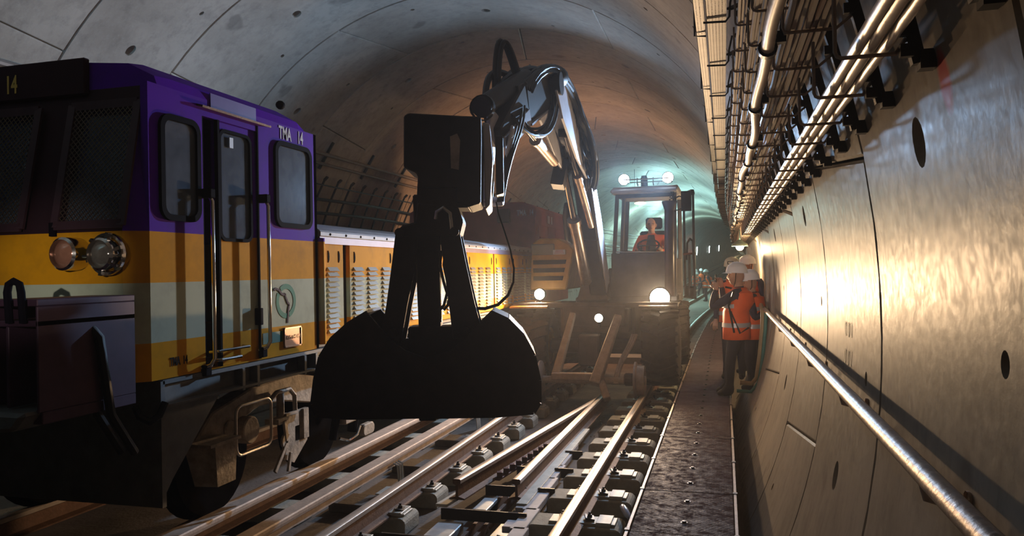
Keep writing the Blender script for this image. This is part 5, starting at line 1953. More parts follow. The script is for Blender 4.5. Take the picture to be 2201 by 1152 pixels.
# hoses over the knuckle
def bez(p0, p1, p2, p3, n=14):
    out = []
    for i in range(n + 1):
        t = i / n
        out.append(tuple((1 - t) ** 3 * a + 3 * (1 - t) ** 2 * t * b + 3 * (1 - t) * t * t * c + t ** 3 * d for a, b, c, d in zip(p0, p1, p2, p3)))
    return out
rnd = random.Random(3)
for i in range(34):
    o_ = rnd.uniform(-0.22, 0.16)
    mb = MB()
    zt = 3.86 + rnd.uniform(0.0, 0.16)
    e_ = rnd.uniform(-0.15, 0.25)
    mid = (-1.76 + o_ * 0.8, 9.35 + e_, 3.66 + rnd.uniform(-0.14, 0.05))
    mb.tube(bez((-2.0 + o_, 7.5 + rnd.uniform(-.2, .3), 3.55), (-1.93 + o_, 7.9, zt + 0.08), (-1.83 + o_, 8.8, zt + 0.10), mid, 12)
            + bez(mid, (-1.68 + o_ * 0.6, 9.75 + e_, 3.45), (-1.62 + o_ * 0.5, 10.1 + e_, 3.1 + rnd.uniform(-.2, .2)), (-1.78 + o_ * 0.6, 10.35 + e_, 2.9 + rnd.uniform(-.2, .2)), 12)[1:], rnd.uniform(0.016, 0.032), 7)
    mb.build('hose', BLACK, ml, smooth=True)
for i in range(9):
    mb = MB()
    a = (-1.72 + rnd.uniform(-0.03, 0.05), 9.7 + rnd.uniform(-.6, .3), 3.5 + rnd.uniform(-.05, .15))
    b = (-1.70 + rnd.uniform(-0.03, 0.05), 9.9 + rnd.uniform(-.2, .4), 3.45 + rnd.uniform(-.1, .1))
    lo = rnd.uniform(0.3, 0.7)
    mb.tube(bez(a, (a[0] + 0.03, a[1] - 0.1, a[2] - lo), (b[0] + 0.03, b[1] + 0.1, b[2] - lo), b), 0.009, 6)
    mb.build('hose', BLACK, ml, smooth=True)
for i in range(8):
    mb = MB()
    x_ = -1.82 + rnd.uniform(-0.02, 0.06)
    mb.tube(bez((x_, 8.4 + rnd.uniform(-.2, .2), 3.75), (x_ + 0.06, 8.2, 3.2 + rnd.uniform(-.2, .2)), (x_ + 0.03, 7.6, 3.0 + rnd.uniform(-.2, .2)), (x_ - 0.1, 7.2 + rnd.uniform(-.3, .3), 3.2)), 0.014, 6)
    mb.build('hose', BLACK, ar, smooth=True)
for i, (dx, h_) in enumerate(((0, 0), (0.045, -0.02))):
    mb = MB()
    mb.tube(bez((-2.20 + dx, 7.4, 3.50), (-2.20 + dx, 7.45, 4.22 + h_), (-2.14 + dx, 7.5, 4.28 + h_), (-2.02 + dx, 7.7, 3.60)), 0.026, 8)
    mb.build('hose', BLACK, ar, smooth=True)
mb = MB()
mb.tube(bez((-2.04, 8.0, 3.72), (-2.26, 7.6, 3.90), (-2.28, 7.3, 3.75), (-2.20, 7.1, 3.28)), 0.035, 8)
mb.build('hose', BLACK, ar, smooth=True)
for i in range(4):
    mb = MB()
    mb.tube(bez((-1.95 + 0.03 * i, 7.3, 3.35), (-1.88 + 0.03 * i, 7.0, 3.0), (-1.90 + 0.02 * i, 6.7, 2.9), (-1.93 + 0.015 * i, 6.55, 2.35)), 0.012, 6)
    mb.build('hose', BLACK, ar, smooth=True)
# hanger below the arm
mb = MB()
mb.beam(T1 + Vector((0, 0, 0.25)), (-2.06, 6.62, 2.36), 0.05, 0.22, 0.04, 0.16)
mb.beam(T1 + Vector((0.16, 0.1, 0.12)), (-1.93, 6.72, 2.55), 0.03, 0.08)
mb.cyl((-2.12, 6.62, 2.36), (-1.90, 6.62, 2.36), 0.045, 12)
mb.build('tool_hanger', LGRY, ar, bevel=0.01)

# front rail guide frame
gf = MB()
gf.beam((-2.14, 11.05, 1.10), (-2.32, 10.55, 0.20), 0.085, 0.07, 0.12, 0.12)
gf.beam((-1.48, 11.05, 1.06), (-1.74, 10.45, 0.16), 0.10, 0.09, 0.15, 0.14)
gf.cyl((-2.62, 10.55, 0.20), (-1.05, 10.55, 0.20), 0.055, 12)
gf.bx(-2.36, -1.70, 10.48, 10.60, 0.20, 0.30)
gf.beam((-1.66, 10.5, 0.2), (-1.55, 10.3, -0.02), 0.10, 0.10)
gfo = gf.build('guide_frame', MUD, ldr, bevel=0.01)
for xw, s in ((-1.13, 1), (-2.59, -1)):
    mb = MB()
    mb.lathe([(0.03, s * -0.10), (0.12, s * -0.09), (0.20, s * -0.085), (0.255, s * -0.075), (0.255, s * -0.05), (0.215, s * -0.035), (0.205, s * 0.06), (0.17, s * 0.065), (0.15, s * 0.02), (0.07, s * 0.02), (0.06, s * 0.07), (0.0, s * 0.07)], (xw, 10.55, 0.208), 'X', 32)
    for k in range(6):
        t = k * pi / 3
        mb.cyl((xw + s * 0.02, 10.55 + cos(t) * 0.11, 0.208 + sin(t) * 0.11), (xw + s * 0.045, 10.55 + cos(t) * 0.11, 0.208 + sin(t) * 0.11), 0.014, 6)
    mb.build('guide_wheel', mat('guide_wheel_steel', (0.40, 0.33, 0.30), 0.4, 0.7, 0.35, 10), gfo, smooth=35)
for i in range(3):
    mb = MB()
    mb.tube(bez((-1.28 + 0.03 * i, 11.0, 0.80), (-1.35 + 0.03 * i, 10.9, 0.55), (-1.46 + 0.02 * i, 10.7, 0.5), (-1.48 + 0.02 * i, 10.5, 0.16)), 0.020, 7)
    mb.build('hose', MUD, gfo, smooth=True)
mb = MB()
mb.bx(-2.05, -1.75, 10.9, 11.2, 0.35, 0.8)
mb.build('guide_motor', LDRK, gfo, bevel=0.02)
mb = MB()
mb.cyl((-1.35, 10.55, 0.22), (-1.22, 10.55, 0.22), 0.09, 12)
mb.build('guide_motor', LDRK, gfo, bevel=0.02)

# ------------------------------------------------------------------ clamshell grab hanging from the arm
GR_, GF_ = Vector((0.964, 0.267, 0)), Vector((-0.267, 0.964, 0))
GO = Vector((-2.23, 5.61, 0))
grab = thing('clamshell_grab', (GO.x, GO.y, 0.66), 'black clamshell grab hanging open-armed from the loader boom above the rails', 'grab')


def gp(a, b, z):
    return GO + GR_ * a + GF_ * b + Vector((0, 0, z))


def gprism(mb, poly, b0, b1):
    n = len(poly)
    vs = [gp(a, b0, z) for a, z in poly] + [gp(a, b1, z) for a, z in poly]
    mb.add(vs, [tuple(range(n))[::-1], tuple(range(n, 2 * n))] + [(i, (i + 1) % n, n + (i + 1) % n, n + i) for i in range(n)])


k_ = 6.0 / 1650.0


def gpx(pts, dy=0.0):
    return [((x - 920) * k_, 1.73 + (576 - y) * k_ + dy) for x, y in pts]


GRB = mat('grimy_grab_steel', (0.018, 0.012, 0.010), 0.6, 0.1, 0.4, 8, spec=0.15)
jawL = gpx([(803, 656), (765, 678), (730, 708), (706, 745), (695, 790), (688, 840), (696, 862), (760, 868), (925, 868), (925, 752), (880, 735), (848, 712), (826, 684)])
jawR = gpx([(1055, 660), (1088, 676), (1118, 708), (1140, 750), (1150, 800), (1150, 845), (1138, 864), (1060, 869), (915, 869), (915, 752), (965, 738), (1000, 714), (1025, 688)])
for jaw, nm in ((jawL, 'left'), (jawR, 'right')):
    mb = MB()
    gprism(mb, jaw, -0.30, -0.27)
    gprism(mb, jaw, 0.27, 0.30)
    outer = jaw[:9]
    n = len(outer)
    for (a0, z0), (a1, z1) in zip(outer, outer[1:]):
        da, dz = (a1 - a0), (z1 - z0)
        L = sqrt(da * da + dz * dz)
        na, nz = -dz / L * 0.02, da / L * 0.02
        s_ = 1 if nm == 'right' else -1
        q = [(a0, z0), (a1, z1), (a1 - na * s_ * -1, z1 - nz * s_ * -1), (a0 - na * s_ * -1, z0 - nz * s_ * -1)]
        gprism(mb, q, -0.30, 0.30)
    j_ = mb.build('jaw', GRB, grab)
    for b in (-0.2, 0.0, 0.2):
        mb = MB()
        s_ = 1 if nm == 'right' else -1
        a0 = 0.0 + s_ * 0.03
        mb.hexa([gp(a0 - 0.03, b - 0.04, 0.62), gp(a0 + 0.03, b - 0.04, 0.62), gp(a0 + 0.03, b + 0.04, 0.62), gp(a0 - 0.03, b + 0.04, 0.62),
                 gp(a0 - 0.05, b - 0.05, 0.70), gp(a0 + 0.05, b - 0.05, 0.70), gp(a0 + 0.05, b + 0.05, 0.70), gp(a0 - 0.05, b + 0.05, 0.70)])
        mb.build('jaw_tooth', GRB, j_)
for poly in ([(858, 488), (906, 486), (898, 560), (880, 640), (864, 722), (822, 712), (836, 640), (848, 560)],
             [(948, 484), (990, 484), (1004, 560), (1018, 630), (1032, 690), (1012, 716), (974, 716), (966, 640), (957, 560)]):
    for b in (-0.17, 0.13):
        mb = MB()
        gprism(mb, gpx(poly), b, b + 0.05)
        mb.build('push_arm', GRB, grab, bevel=0.006)
mb = MB()
gprism(mb, gpx([(892, 410), (948, 410), (946, 760), (902, 760)]), -0.10, 0.10)
mb.build('centre_column', GRB, grab, bevel=0.012)
mb = MB()
gprism(mb, gpx([(858, 500), (870, 478), (900, 470), (905, 430), (990, 440), (1000, 470), (992, 500)]), -0.20, 0.20)
mb.build('crosshead', GRB, grab, bevel=0.012)
mb = MB()
gprism(mb, gpx([(878, 690), (1000, 690), (1000, 760), (878, 760)]), -0.12, 0.12)
mb.build('crosshead', GRB, grab, bevel=0.012)
mb = MB()
for (x_, y_) in ((868, 492), (982, 492), (850, 700), (1000, 700)):
    (a, z), = gpx([(x_, y_)])
    p, q = gp(a, -0.24, z), gp(a, 0.24, z)
    mb.cyl(p, q, 0.035, 12)
mb.build('pivot_pins', GRB, grab, smooth=40, kind='stuff')
mb = MB()
(a, z), = gpx([(922, 640)])
mb.cyl(gp(0.075, -0.05, z + 0.28), gp(0.075, -0.05, z - 0.15), 0.028, 12)
mb.cyl(gp(0.09, 0.0, z + 0.45), gp(0.09, 0.0, z + 0.2), 0.016, 10)
mb.build('closing_ram', CHROME, grab, smooth=40)
# rotator box and coupler above
mb = MB()
gprism(mb, gpx([(878, 246), (888, 240), (1000, 248), (1040, 250), (1040, 300), (1036, 432), (1010, 440), (985, 430), (985, 400), (915, 398), (902, 366), (876, 354)]), -0.15, 0.45)
rb_ = mb.build('rotator_housing', GRB, grab, bevel=0.01)
mb = MB()
gprism(mb, gpx([(905, 365), (1015, 365), (1012, 440), (900, 440)]), -0.12, 0.30)
mb.build('rotator_neck', GRB, rb_, bevel=0.01)
mb = MB()
gprism(mb, gpx([(1041, 248), (1056, 252), (1062, 330), (1054, 430), (1044, 440)]), 0.10, 0.85)
mb.build('coupler_plate', LGRY, rb_, bevel=0.006)
mb = MB()
gprism(mb, gpx([(1066, 262), (1084, 262), (1084, 395), (1066, 400)]), 0.45, 0.70)
mb.build('coupler_cheek', LBLK, rb_, bevel=0.006)
mb = MB()
gprism(mb, gpx([(975, 292), (990, 286), (996, 300), (992, 362), (976, 358)]), -0.17, -0.15)
mb.build('worn_edge_plate', MUD, rb_)
mb = MB()
(a, z), = gpx([(960, 470)])
mb.tube([gp(a - 0.06, -0.22, z + 0.02), gp(a - 0.05, -0.24, z + 0.07), gp(a + 0.0, -0.25, z + 0.10), gp(a + 0.05, -0.24, z + 0.06), gp(a + 0.06, -0.22, z - 0.06)], 0.014, 8)
mb.build('chain_link', GALV, grab, smooth=True)
# control cable looping down to the grab
pts = [gp(*p) for p in []]
lp = gpx([(1068, 425), (1072, 450), (1085, 490), (1097, 530), (1104, 570), (1102, 600), (1090, 628), (1068, 648), (1040, 656), (1012, 655)])
mb = MB()
mb.tube([gp(a, 0.05, z) for a, z in lp], [0.006, 0.006, 0.006, 0.007, 0.008, 0.009, 0.012, 0.014, 0.014, 0.013], 8)
mb.build('grab_cable', BLACK, grab, smooth=True)
lp = gpx([(952, 530), (948, 560), (955, 595), (962, 620), (955, 645), (946, 655)])
for o_ in (0, 0.03):
    mb = MB()
    mb.tube([gp(a + o_, -0.12, z) for a, z in lp], 0.012, 8)
    mb.build('grab_hose', BLACK, grab, smooth=True)
# ------------------------------------------------------------------ people
SKIN = mat('skin', (0.46, 0.26, 0.18), 0.55, 0, 0.1)
HAIR = mat('dark_hair', (0.03, 0.02, 0.015), 0.7, 0, 0.2)
EYEW = mat('eye', (0.03, 0.02, 0.02), 0.3, 0, 0)
JKT = mat('dark_jacket', (0.035, 0.030, 0.055), 0.8, 0, 0.3)
TRS = mat('dark_trousers', (0.025, 0.022, 0.035), 0.8, 0, 0.3)
BOOT = mat('black_boots', (0.02, 0.014, 0.012), 0.5, 0, 0.2)
VEST = mat('orange_safety_vest', (0.85, 0.13, 0.03), 0.6, 0, 0.15)
BAND = mat('silver_reflective_band', (0.42, 0.40, 0.42), 0.4, 0.2, 0.1)
HELM = mat('white_helmet_shell', (0.82, 0.82, 0.86), 0.35, 0, 0.05)
HELC = mat('cream_helmet_shell', (0.66, 0.58, 0.42), 0.35, 0, 0.05)


def ell(mb, secs, n=16, cap=True):
    """loft of ellipses: (centre, half-width vector, half-depth vector)"""
    rings = []
    for c, u, v in secs:
        c, u, v = Vector(c), Vector(u), Vector(v)
        rings.append([mb.bm.verts.new(c + u * cos(2 * pi * k / n) + v * sin(2 * pi * k / n)) for k in range(n)])
    for a, b in zip(rings, rings[1:]):
        for k in range(n):
            mb.bm.faces.new((a[k], a[(k + 1) % n], b[(k + 1) % n], b[k]))
    if cap:
        mb.bm.faces.new(rings[0][::-1])
        mb.bm.faces.new(rings[-1])


def skin_mesh(verts, edges, radii, root, levels=1):
    me = bpy.data.meshes.new('tmp')
    me.from_pydata([tuple(v) for v in verts], edges, [])
    o = bpy.data.objects.new('tmp', me)
    COL.objects.link(o)
    md = o.modifiers.new('s', 'SKIN')
    md.use_smooth_shade = True
    for i, r in enumerate(radii):
        sv = me.skin_vertices[0].data[i]
        sv.radius = r if isinstance(r, tuple) else (r, r)
        sv.use_root = (i == root)
    sb = o.modifiers.new('b', 'SUBSURF')
    sb.levels = levels
    dg = bpy.context.evaluated_depsgraph_get()
    ev = o.evaluated_get(dg)
    out = bpy.data.meshes.new_from_object(ev)
    bpy.data.objects.remove(o)
    return out


def hand_mesh(mb, wrist, d, palm_n, size=0.18, curl=0.6, side=1):
    """palm plus five bent fingers, d = direction of fingers, palm_n = way the palm faces"""
    d = Vector(d).normalized()
    nrm = Vector(palm_n)
    nrm = (nrm - d * nrm.dot(d)).normalized()
    s = d.cross(nrm) * side
    w = Vector(wrist)
    ell(mb, [(w - d * 0.01, s * 0.026, nrm * 0.018), (w + d * 0.03, s * 0.036, nrm * 0.018), (w + d * 0.085, s * 0.042, nrm * 0.014), (w + d * 0.10, s * 0.036, nrm * 0.010)], 10)
    for i, L in enumerate((0.072, 0.080, 0.074, 0.058)):
        b = w + d * 0.088 + s * (0.030 - 0.020 * i)
        pts, dd = [b], d.copy()
        for j in range(3):
            dd = (dd + nrm * curl * 0.55).normalized()
            pts.append(pts[-1] + dd * L * (0.42, 0.32, 0.26)[j])
        mb.tube(pts, [0.0095, 0.009, 0.008, 0.006], 6)
    b = w + d * 0.03 + s * 0.030
    dd = (d * 0.6 + s * 0.8 + nrm * 0.3).normalized()
    p1 = b + dd * 0.035
    p2 = p1 + (dd + d * 0.6 + nrm * curl * 0.4).normalized() * 0.03
    mb.tube([b, p1, p2, p2 + (d + nrm * curl * 0.5).normalized() * 0.02], [0.012, 0.011, 0.009, 0.007], 6)


def head_mesh(mb, c, face, up=(0, 0, 1), s=1.0):
    """head about 0.23 m tall with brow, nose, lips, chin, ears"""
    f = Vector(face).normalized()
    u = Vector(up)
    u = (u - f * u.dot(f)).normalized()
    r = f.cross(u)
    c = Vector(c)
    nu, nv = 24, 18
    rings = []
    for j in range(1, nv):
        t = pi * j / nv
        ring = []
        for k in range(nu):
            a = 2 * pi * k / nu
            x, y, z = sin(t) * sin(a), sin(t) * cos(a), cos(t)
            hw = 0.075 * (1 - 0.22 * max(0, -z) ** 1.5)
            hd = 0.095 * (1 - 0.10 * max(0, -z))
            px, py, pz = x * hw, y * hd, z * 0.118
            if y > 0:
                g = lambda dx, dz, w, h: math.exp(-(dx / w) ** 2 - (dz / h) ** 2)
                py += 0.026 * g(px, pz + 0.015, 0.012, 0.022)          # nose
                py += 0.006 * g(px, pz - 0.028, 0.05, 0.010)           # brow
                py -= 0.010 * (g(px - 0.030, pz - 0.008, 0.016, 0.012) + g(px + 0.030, pz - 0.008, 0.016, 0.012))
                py += 0.007 * g(px, pz + 0.052, 0.022, 0.008)          # lips
                py += 0.010 * g(px, pz + 0.088, 0.025, 0.018)          # chin
            ring.append(mb.bm.verts.new(c + (r * px + f * py + u * pz) * s))
        rings.append(ring)
    t_, b_ = mb.bm.verts.new(c + u * 0.118 * s), mb.bm.verts.new(c - u * 0.116 * s + f * 0.01)
    for a, b in zip(rings, rings[1:]):
        for k in range(nu):
            mb.bm.faces.new((a[k], b[k], b[(k + 1) % nu], a[(k + 1) % nu]))
    for k in range(nu):
        mb.bm.faces.new((t_, rings[0][k], rings[0][(k + 1) % nu]))
        mb.bm.faces.new((b_, rings[-1][(k + 1) % nu], rings[-1][k]))
    for sd in (-1, 1):
        ec = c + (r * sd * 0.076 - f * 0.005 - u * 0.005) * s
        ell(mb, [(ec - u * 0.030 * s, f * 0.008, r * 0.006), (ec - u * 0.012 * s + r * sd * 0.006, f * 0.015, r * 0.008), (ec + u * 0.015 * s + r * sd * 0.010, f * 0.018, r * 0.008), (ec + u * 0.030 * s + r * sd * 0.004, f * 0.010, r * 0.005)], 8)
    return f, u, r


def person(name_loc, J, label, group=None, face=(0, -1, 0), helmet=HELM, vest=True, top=None, legs=None, hair=False, hands=True, badge=False, headup=(0, 0, 1), ear=False, rad=1.0, vest_low=0.0, grp=None):
    """J: joints in world coordinates"""
    top = top or JKT
    legs = legs or TRS
    t = thing('person', name_loc, label, 'person', grp)
    V_, E_, R_, Z_ = [], [], [], []
    idx = {}

    def v(n, r, zone):
        idx[n] = len(V_)
        V_.append(Vector(J[n]))
        R_.append(r * rad if not isinstance(r, tuple) else tuple(q * rad for q in r))
        Z_.append(zone)
    for n, r, z in (('pelvis', 0.125, 'l'), ('waist', 0.12, 't'), ('chest', 0.145, 't'), ('neckb', 0.075, 't'), ('neck', 0.052, 's'), ('skull', 0.06, 's'),
                    ('shL', 0.075, 't'), ('elL', 0.052, 't'), ('wrL', 0.036, 't'), ('shR', 0.075, 't'), ('elR', 0.052, 't'), ('wrR', 0.036, 't'),
                    ('hipL', 0.098, 'l'), ('knL', 0.068, 'l'), ('anL', 0.048, 'l'), ('hipR', 0.098, 'l'), ('knR', 0.068, 'l'), ('anR', 0.048, 'l'),
                    ('toL', 0.040, 'b'), ('toR', 0.040, 'b'), ('heL', 0.040, 'b'), ('heR', 0.040, 'b')):
        v(n, r, z)
    for a, b in (('pelvis', 'waist'), ('waist', 'chest'), ('chest', 'neckb'), ('neckb', 'neck'), ('neck', 'skull'), ('chest', 'shL'), ('shL', 'elL'), ('elL', 'wrL'),
                 ('chest', 'shR'), ('shR', 'elR'), ('elR', 'wrR'), ('pelvis', 'hipL'), ('hipL', 'knL'), ('knL', 'anL'), ('anL', 'toL'), ('anL', 'heL'),
                 ('pelvis', 'hipR'), ('hipR', 'knR'), ('knR', 'anR'), ('anR', 'toR'), ('anR', 'heR')):
        E_.append((idx[a], idx[b]))
    me = skin_mesh(V_, E_, R_, 0, 1)
    bm = bmesh.new()
    bm.from_mesh(me)
    bpy.data.meshes.remove(me)
    segs = [(V_[a], V_[b], a, b) for a, b in E_]
    for f in bm.faces:
        p = f.calc_center_median()
        best, bz = 9, 't'
        for A, B, a, b in segs:
            ab = B - A
            tt = max(0, min(1, (p - A).dot(ab) / ab.length_squared))
            d = (p - (A + ab * tt)).length - (0.02 if Z_[a] != Z_[b] else 0)
            if d < best:
                best = d
                bz = Z_[a] if tt < 0.5 else Z_[b]
        f.material_index = {'t': 0, 'l': 1, 's': 2, 'b': 3}[bz]
        f.smooth = True
    nb_ = len(bm.faces)
    mb = MB()
    mb.bm.free()
    mb.bm = bm
    fv, uv, rv = head_mesh(mb, J['head'], face, headup)
    if hands:
        for sd, k in ((1, 'L'), (-1, 'R')):
            d = Vector(J['ha' + k]) - Vector(J['wr' + k])
            hand_mesh(mb, J['wr' + k], d, J.get('pn' + k, (0, 0, -1)), curl=J.get('curl', 0.6), side=sd)
    bm.faces.ensure_lookup_table()
    for f in bm.faces[nb_:]:
        f.material_index = 2
        f.smooth = True
    body = mb.build('body', [top, legs, SKIN, BOOT], t, fix=False)
    # eyes, brows and mouth
    hc = Vector(J['head'])
    mb = MB()
    for sd in (-1, 1):
        mb.sphere(hc + rv * sd * 0.030 + fv * 0.074 + uv * 0.008, 0.011, 8, 6)
        mb.beam(hc + rv * sd * 0.014 + fv * 0.090 + uv * 0.028, hc + rv * sd * 0.048 + fv * 0.078 + uv * 0.026, 0.006, 0.008)
    mb.build('eyes_and_brows', EYEW, body, smooth=True)
    mb = MB()
    mb.beam(hc - rv * 0.020 + fv * 0.090 - uv * 0.052, hc + rv * 0.020 + fv * 0.090 - uv * 0.052, 0.006, 0.012)
    mb.build('mouth', mat('lips', (0.32, 0.12, 0.10), 0.5, 0, 0), body, smooth=True)
    if hair:
        mb = MB()
        mb.sphere(hc - fv * 0.014 + uv * 0.016, 0.084, 14, 10, (1.0, 1.05, 1.2))
        mb.build('hair', HAIR, t, smooth=True)
    if helmet:
        mb = MB()
        hh = hc + uv * 0.045 - fv * 0.005
        n = 22
        rings = []
        for (rr, zz, ex) in ((1.0, 0.0, 0.02), (1.0, 0.03, 0.0), (0.95, 0.065, 0.0), (0.80, 0.098, 0), (0.52, 0.120, 0), (0.2, 0.130, 0)):
            rings.append([mb.bm.verts.new(hh + rv * (0.108 * rr + ex * 0.4) * cos(2 * pi * k / n) + fv * ((0.128 * rr + ex * 0.3) * sin(2 * pi * k / n)) + uv * zz) for k in range(n)])
        for a, b in zip(rings, rings[1:]):
            for k in range(n):
                mb.bm.faces.new((a[k], a[(k + 1) % n], b[(k + 1) % n], b[k]))
        mb.bm.faces.new(rings[-1])
        # peak
        vi = [mb.bm.verts.new(hh + rv * 0.108 * cos(a_) + fv * 0.126 * sin(a_) + uv * 0.004) for a_ in [radians(25 + 130 * k / 10) for k in range(11)]]
        vo = [mb.bm.verts.new(hh + rv * 0.116 * cos(a_) + fv * (0.126 * sin(a_) + 0.055 * sin(pi * k / 10)) - uv * 0.010) for k, a_ in enumerate([radians(25 + 130 * k / 10) for k in range(11)])]
        for k in range(10):
            mb.bm.faces.new((vi[k], vi[k + 1], vo[k + 1], vo[k]))
        # crown ridge
        mb.tube([hh + fv * a_ + uv * b_ for a_, b_ in ((0.09, 0.098), (0.05, 0.125), (0, 0.134), (-0.05, 0.127), (-0.09, 0.100))], 0.008, 6)
        ho = mb.build('helmet', helmet, t, smooth=50)
        mb = MB()
        mb.tube([hh + rv * 0.10, hc + rv * 0.088 - uv * 0.05, hc + fv * 0.02 - uv * 0.125, hc - rv * 0.088 - uv * 0.05, hh - rv * 0.10], 0.005, 5)
        mb.build('chin_strap', BLACK, ho)
        if badge:
            mb = MB()
            mb.beam(hh + fv * 0.128 - rv * 0.042 + uv * 0.045, hh + fv * 0.128 + rv * 0.042 + uv * 0.045, 0.045, 0.012, side=uv)
            mb.build('black_badge', BLACK, ho)
            mb = MB()
            mb.beam(hh + fv * 0.136 - rv * 0.030 + uv * 0.045, hh + fv * 0.136 + rv * 0.030 + uv * 0.045, 0.024, 0.006, side=uv)
            mb.build('badge_plate', HELC, ho)
    if ear:
        mb = MB()
        for sd in (-1, 1):
            mb.sphere(hc + rv * sd * 0.085, 0.035, 10, 8)
        mb.tube([hc + rv * 0.088, hc + rv * 0.07 + uv * 0.10, hc + uv * 0.135, hc - rv * 0.07 + uv * 0.10, hc - rv * 0.088], 0.008, 6)
        mb.build('ear_defenders', BLACK, t, smooth=True)
    if vest:
        P = {k: Vector(J[k]) for k in ('pelvis', 'waist', 'chest', 'neckb', 'shL', 'shR', 'hipL', 'hipR')}
        rt = (P['shR'] - P['shL']).normalized()
        fd = rt.cross(Vector((0, 0, 1))).normalized()
        mb = MB()
        lo = P['pelvis'] + Vector((0, 0, -0.10 - vest_low))
        secs = [(lo, rt * 0.205, fd * 0.165), (P['pelvis'] + Vector((0, 0, 0.06)), rt * 0.195, fd * 0.160), (P['waist'] + Vector((0, 0, 0.06)), rt * 0.190, fd * 0.155),
                (P['chest'] - Vector((0, 0, 0.02)), rt * 0.205, fd * 0.165), (P['chest'] + Vector((0, 0, 0.10)), rt * 0.200, fd * 0.145), (P['neckb'] + Vector((0, 0, -0.02)), rt * 0.12, fd * 0.105), (P['neckb'] + Vector((0, 0, 0.02)), rt * 0.085, fd * 0.085)]
        secs = [(a, b * rad, c * rad) for a, b, c in secs]
        ell(mb, secs, 20, cap=False)
        vo = mb.build('safety_vest', VEST, t, smooth=True)
        sol = vo.modifiers.new('thickness', 'SOLIDIFY')
        sol.thickness = 0.006
        mb = MB()
        for (c0, c1, ru, rd) in ((P['pelvis'] + Vector((0, 0, 0.0)), P['pelvis'] + Vector((0, 0, 0.055)), 0.206, 0.170), ):
            ell(mb, [(c0, rt * ru * rad, fd * rd * rad), (c1, rt * (ru - 0.004) * rad, fd * (rd - 0.003) * rad)], 20, cap=False)
        mb.build('reflective_band', BAND, vo, smooth=True)
        mb = MB()
        w_ = P['waist'] + Vector((0, 0, 0.10))
        ell(mb, [(w_, rt * 0.200 * rad, fd * 0.164 * rad), (w_ + Vector((0, 0, 0.05)), rt * 0.204 * rad, fd * 0.168 * rad)], 20, cap=False)
        mb.build('reflective_band', BAND, vo, smooth=True)
    return t


def stand(x, y, z0, h=1.72, fdir=(0, -1, 0), arms=None, lean=0.0, legspread=0.10):
    """standing skeleton, facing fdir; arms: dict of overrides in (right, forward, up) units of metres from (x,y,z0)"""
    f = Vector(fdir).normalized()
    r = f.cross(Vector((0, 0, 1)))
    s = h / 1.75
    def W(a, b, c):
        return Vector((x, y, z0)) + (r * a + f * (b + lean * max(0, c - 0.9)) + Vector((0, 0, c))) * s
    J = {'pelvis': W(0, 0, 0.95), 'waist': W(0, 0, 1.10), 'chest': W(0, 0, 1.30), 'neckb': W(0, 0, 1.46), 'neck': W(0, 0.01, 1.52), 'skull': W(0, 0.02, 1.60), 'head': W(0, 0.035, 1.625),
         'shL': W(-0.19, 0, 1.40), 'elL': W(-0.24, -0.02, 1.12), 'wrL': W(-0.24, 0.08, 0.88), 'haL': W(-0.24, 0.12, 0.78),
         'shR': W(0.19, 0, 1.40), 'elR': W(0.24, -0.02, 1.12), 'wrR': W(0.24, 0.08, 0.88), 'haR': W(0.24, 0.12, 0.78),
         'hipL': W(-0.09, 0, 0.90), 'knL': W(-legspread, 0.03, 0.50), 'anL': W(-legspread - 0.01, -0.02, 0.09), 'toL': W(-legspread - 0.03, 0.16, 0.042), 'heL': W(-legspread - 0.01, -0.06, 0.042),
         'hipR': W(0.09, 0, 0.90), 'knR': W(legspread, 0.03, 0.50), 'anR': W(legspread + 0.01, -0.02, 0.09), 'toR': W(legspread + 0.03, 0.16, 0.042), 'heR': W(legspread + 0.01, -0.06, 0.042)}
    for k, q in (arms or {}).items():
        if k[:2] == 'pn':
            J[k] = r * q[0] + f * q[1] + Vector((0, 0, q[2]))
        else:
            J[k] = W(*q)
    return J


# visitor with a phone, standing at the end of the near walkway
fd1 = Vector((-0.97, 0.25, 0)).normalized()
J = stand(0.13, 9.90, 0.125, 1.60, fd1, {
    'anL': (-0.11, 0.08, 0.09), 'anR': (0.11, 0.16, 0.09), 'toL': (-0.12, 0.25, 0.042), 'toR': (0.12, 0.33, 0.042), 'heL': (-0.11, 0.04, 0.042), 'heR': (0.11, 0.12, 0.042), 'knL': (-0.10, 0.06, 0.50), 'knR': (0.10, 0.12, 0.50),
    'wrR': (0.03, 0.20, 1.50), 'elR': (0.24, 0.22, 1.22), 'haR': (-0.02, 0.22, 1.60), 'pnR': (-1, 0, 0),
    'wrL': (-0.11, 0.24, 1.46), 'elL': (-0.22, 0.28, 1.20), 'haL': (-0.06, 0.25, 1.56), 'pnL': (1, 0, 0),
    'chest': (0, -0.06, 1.30), 'neckb': (0, -0.05, 1.46), 'neck': (0, -0.04, 1.52), 'skull': (0, -0.03, 1.59), 'head': (0, -0.01, 1.63), 'pelvis': (0, 0.0, 0.95),
    'shL': (-0.18, -0.04, 1.40), 'shR': (0.18, -0.04, 1.40)}, 0)
J['curl'] = 0.9
p1 = person((0.10, 9.9, 0.125), J, 'person in white helmet and orange vest raising a phone, nearest on the walkway', face=(-0.97, 0.1, 0.05), vest_low=0.05)
mb = MB()
pc = (Vector(J['haR']) + Vector(J['haL'])) / 2 + fd1 * 0.02
mb.box(pc, (0.012, 0.075, 0.15), (0, 0, 0.1))
o = mb.build('phone', GASK, None, bevel=0.004)
tag(o, 'dark phone held up in both hands of the nearest visitor', 'phone')
mb = MB()
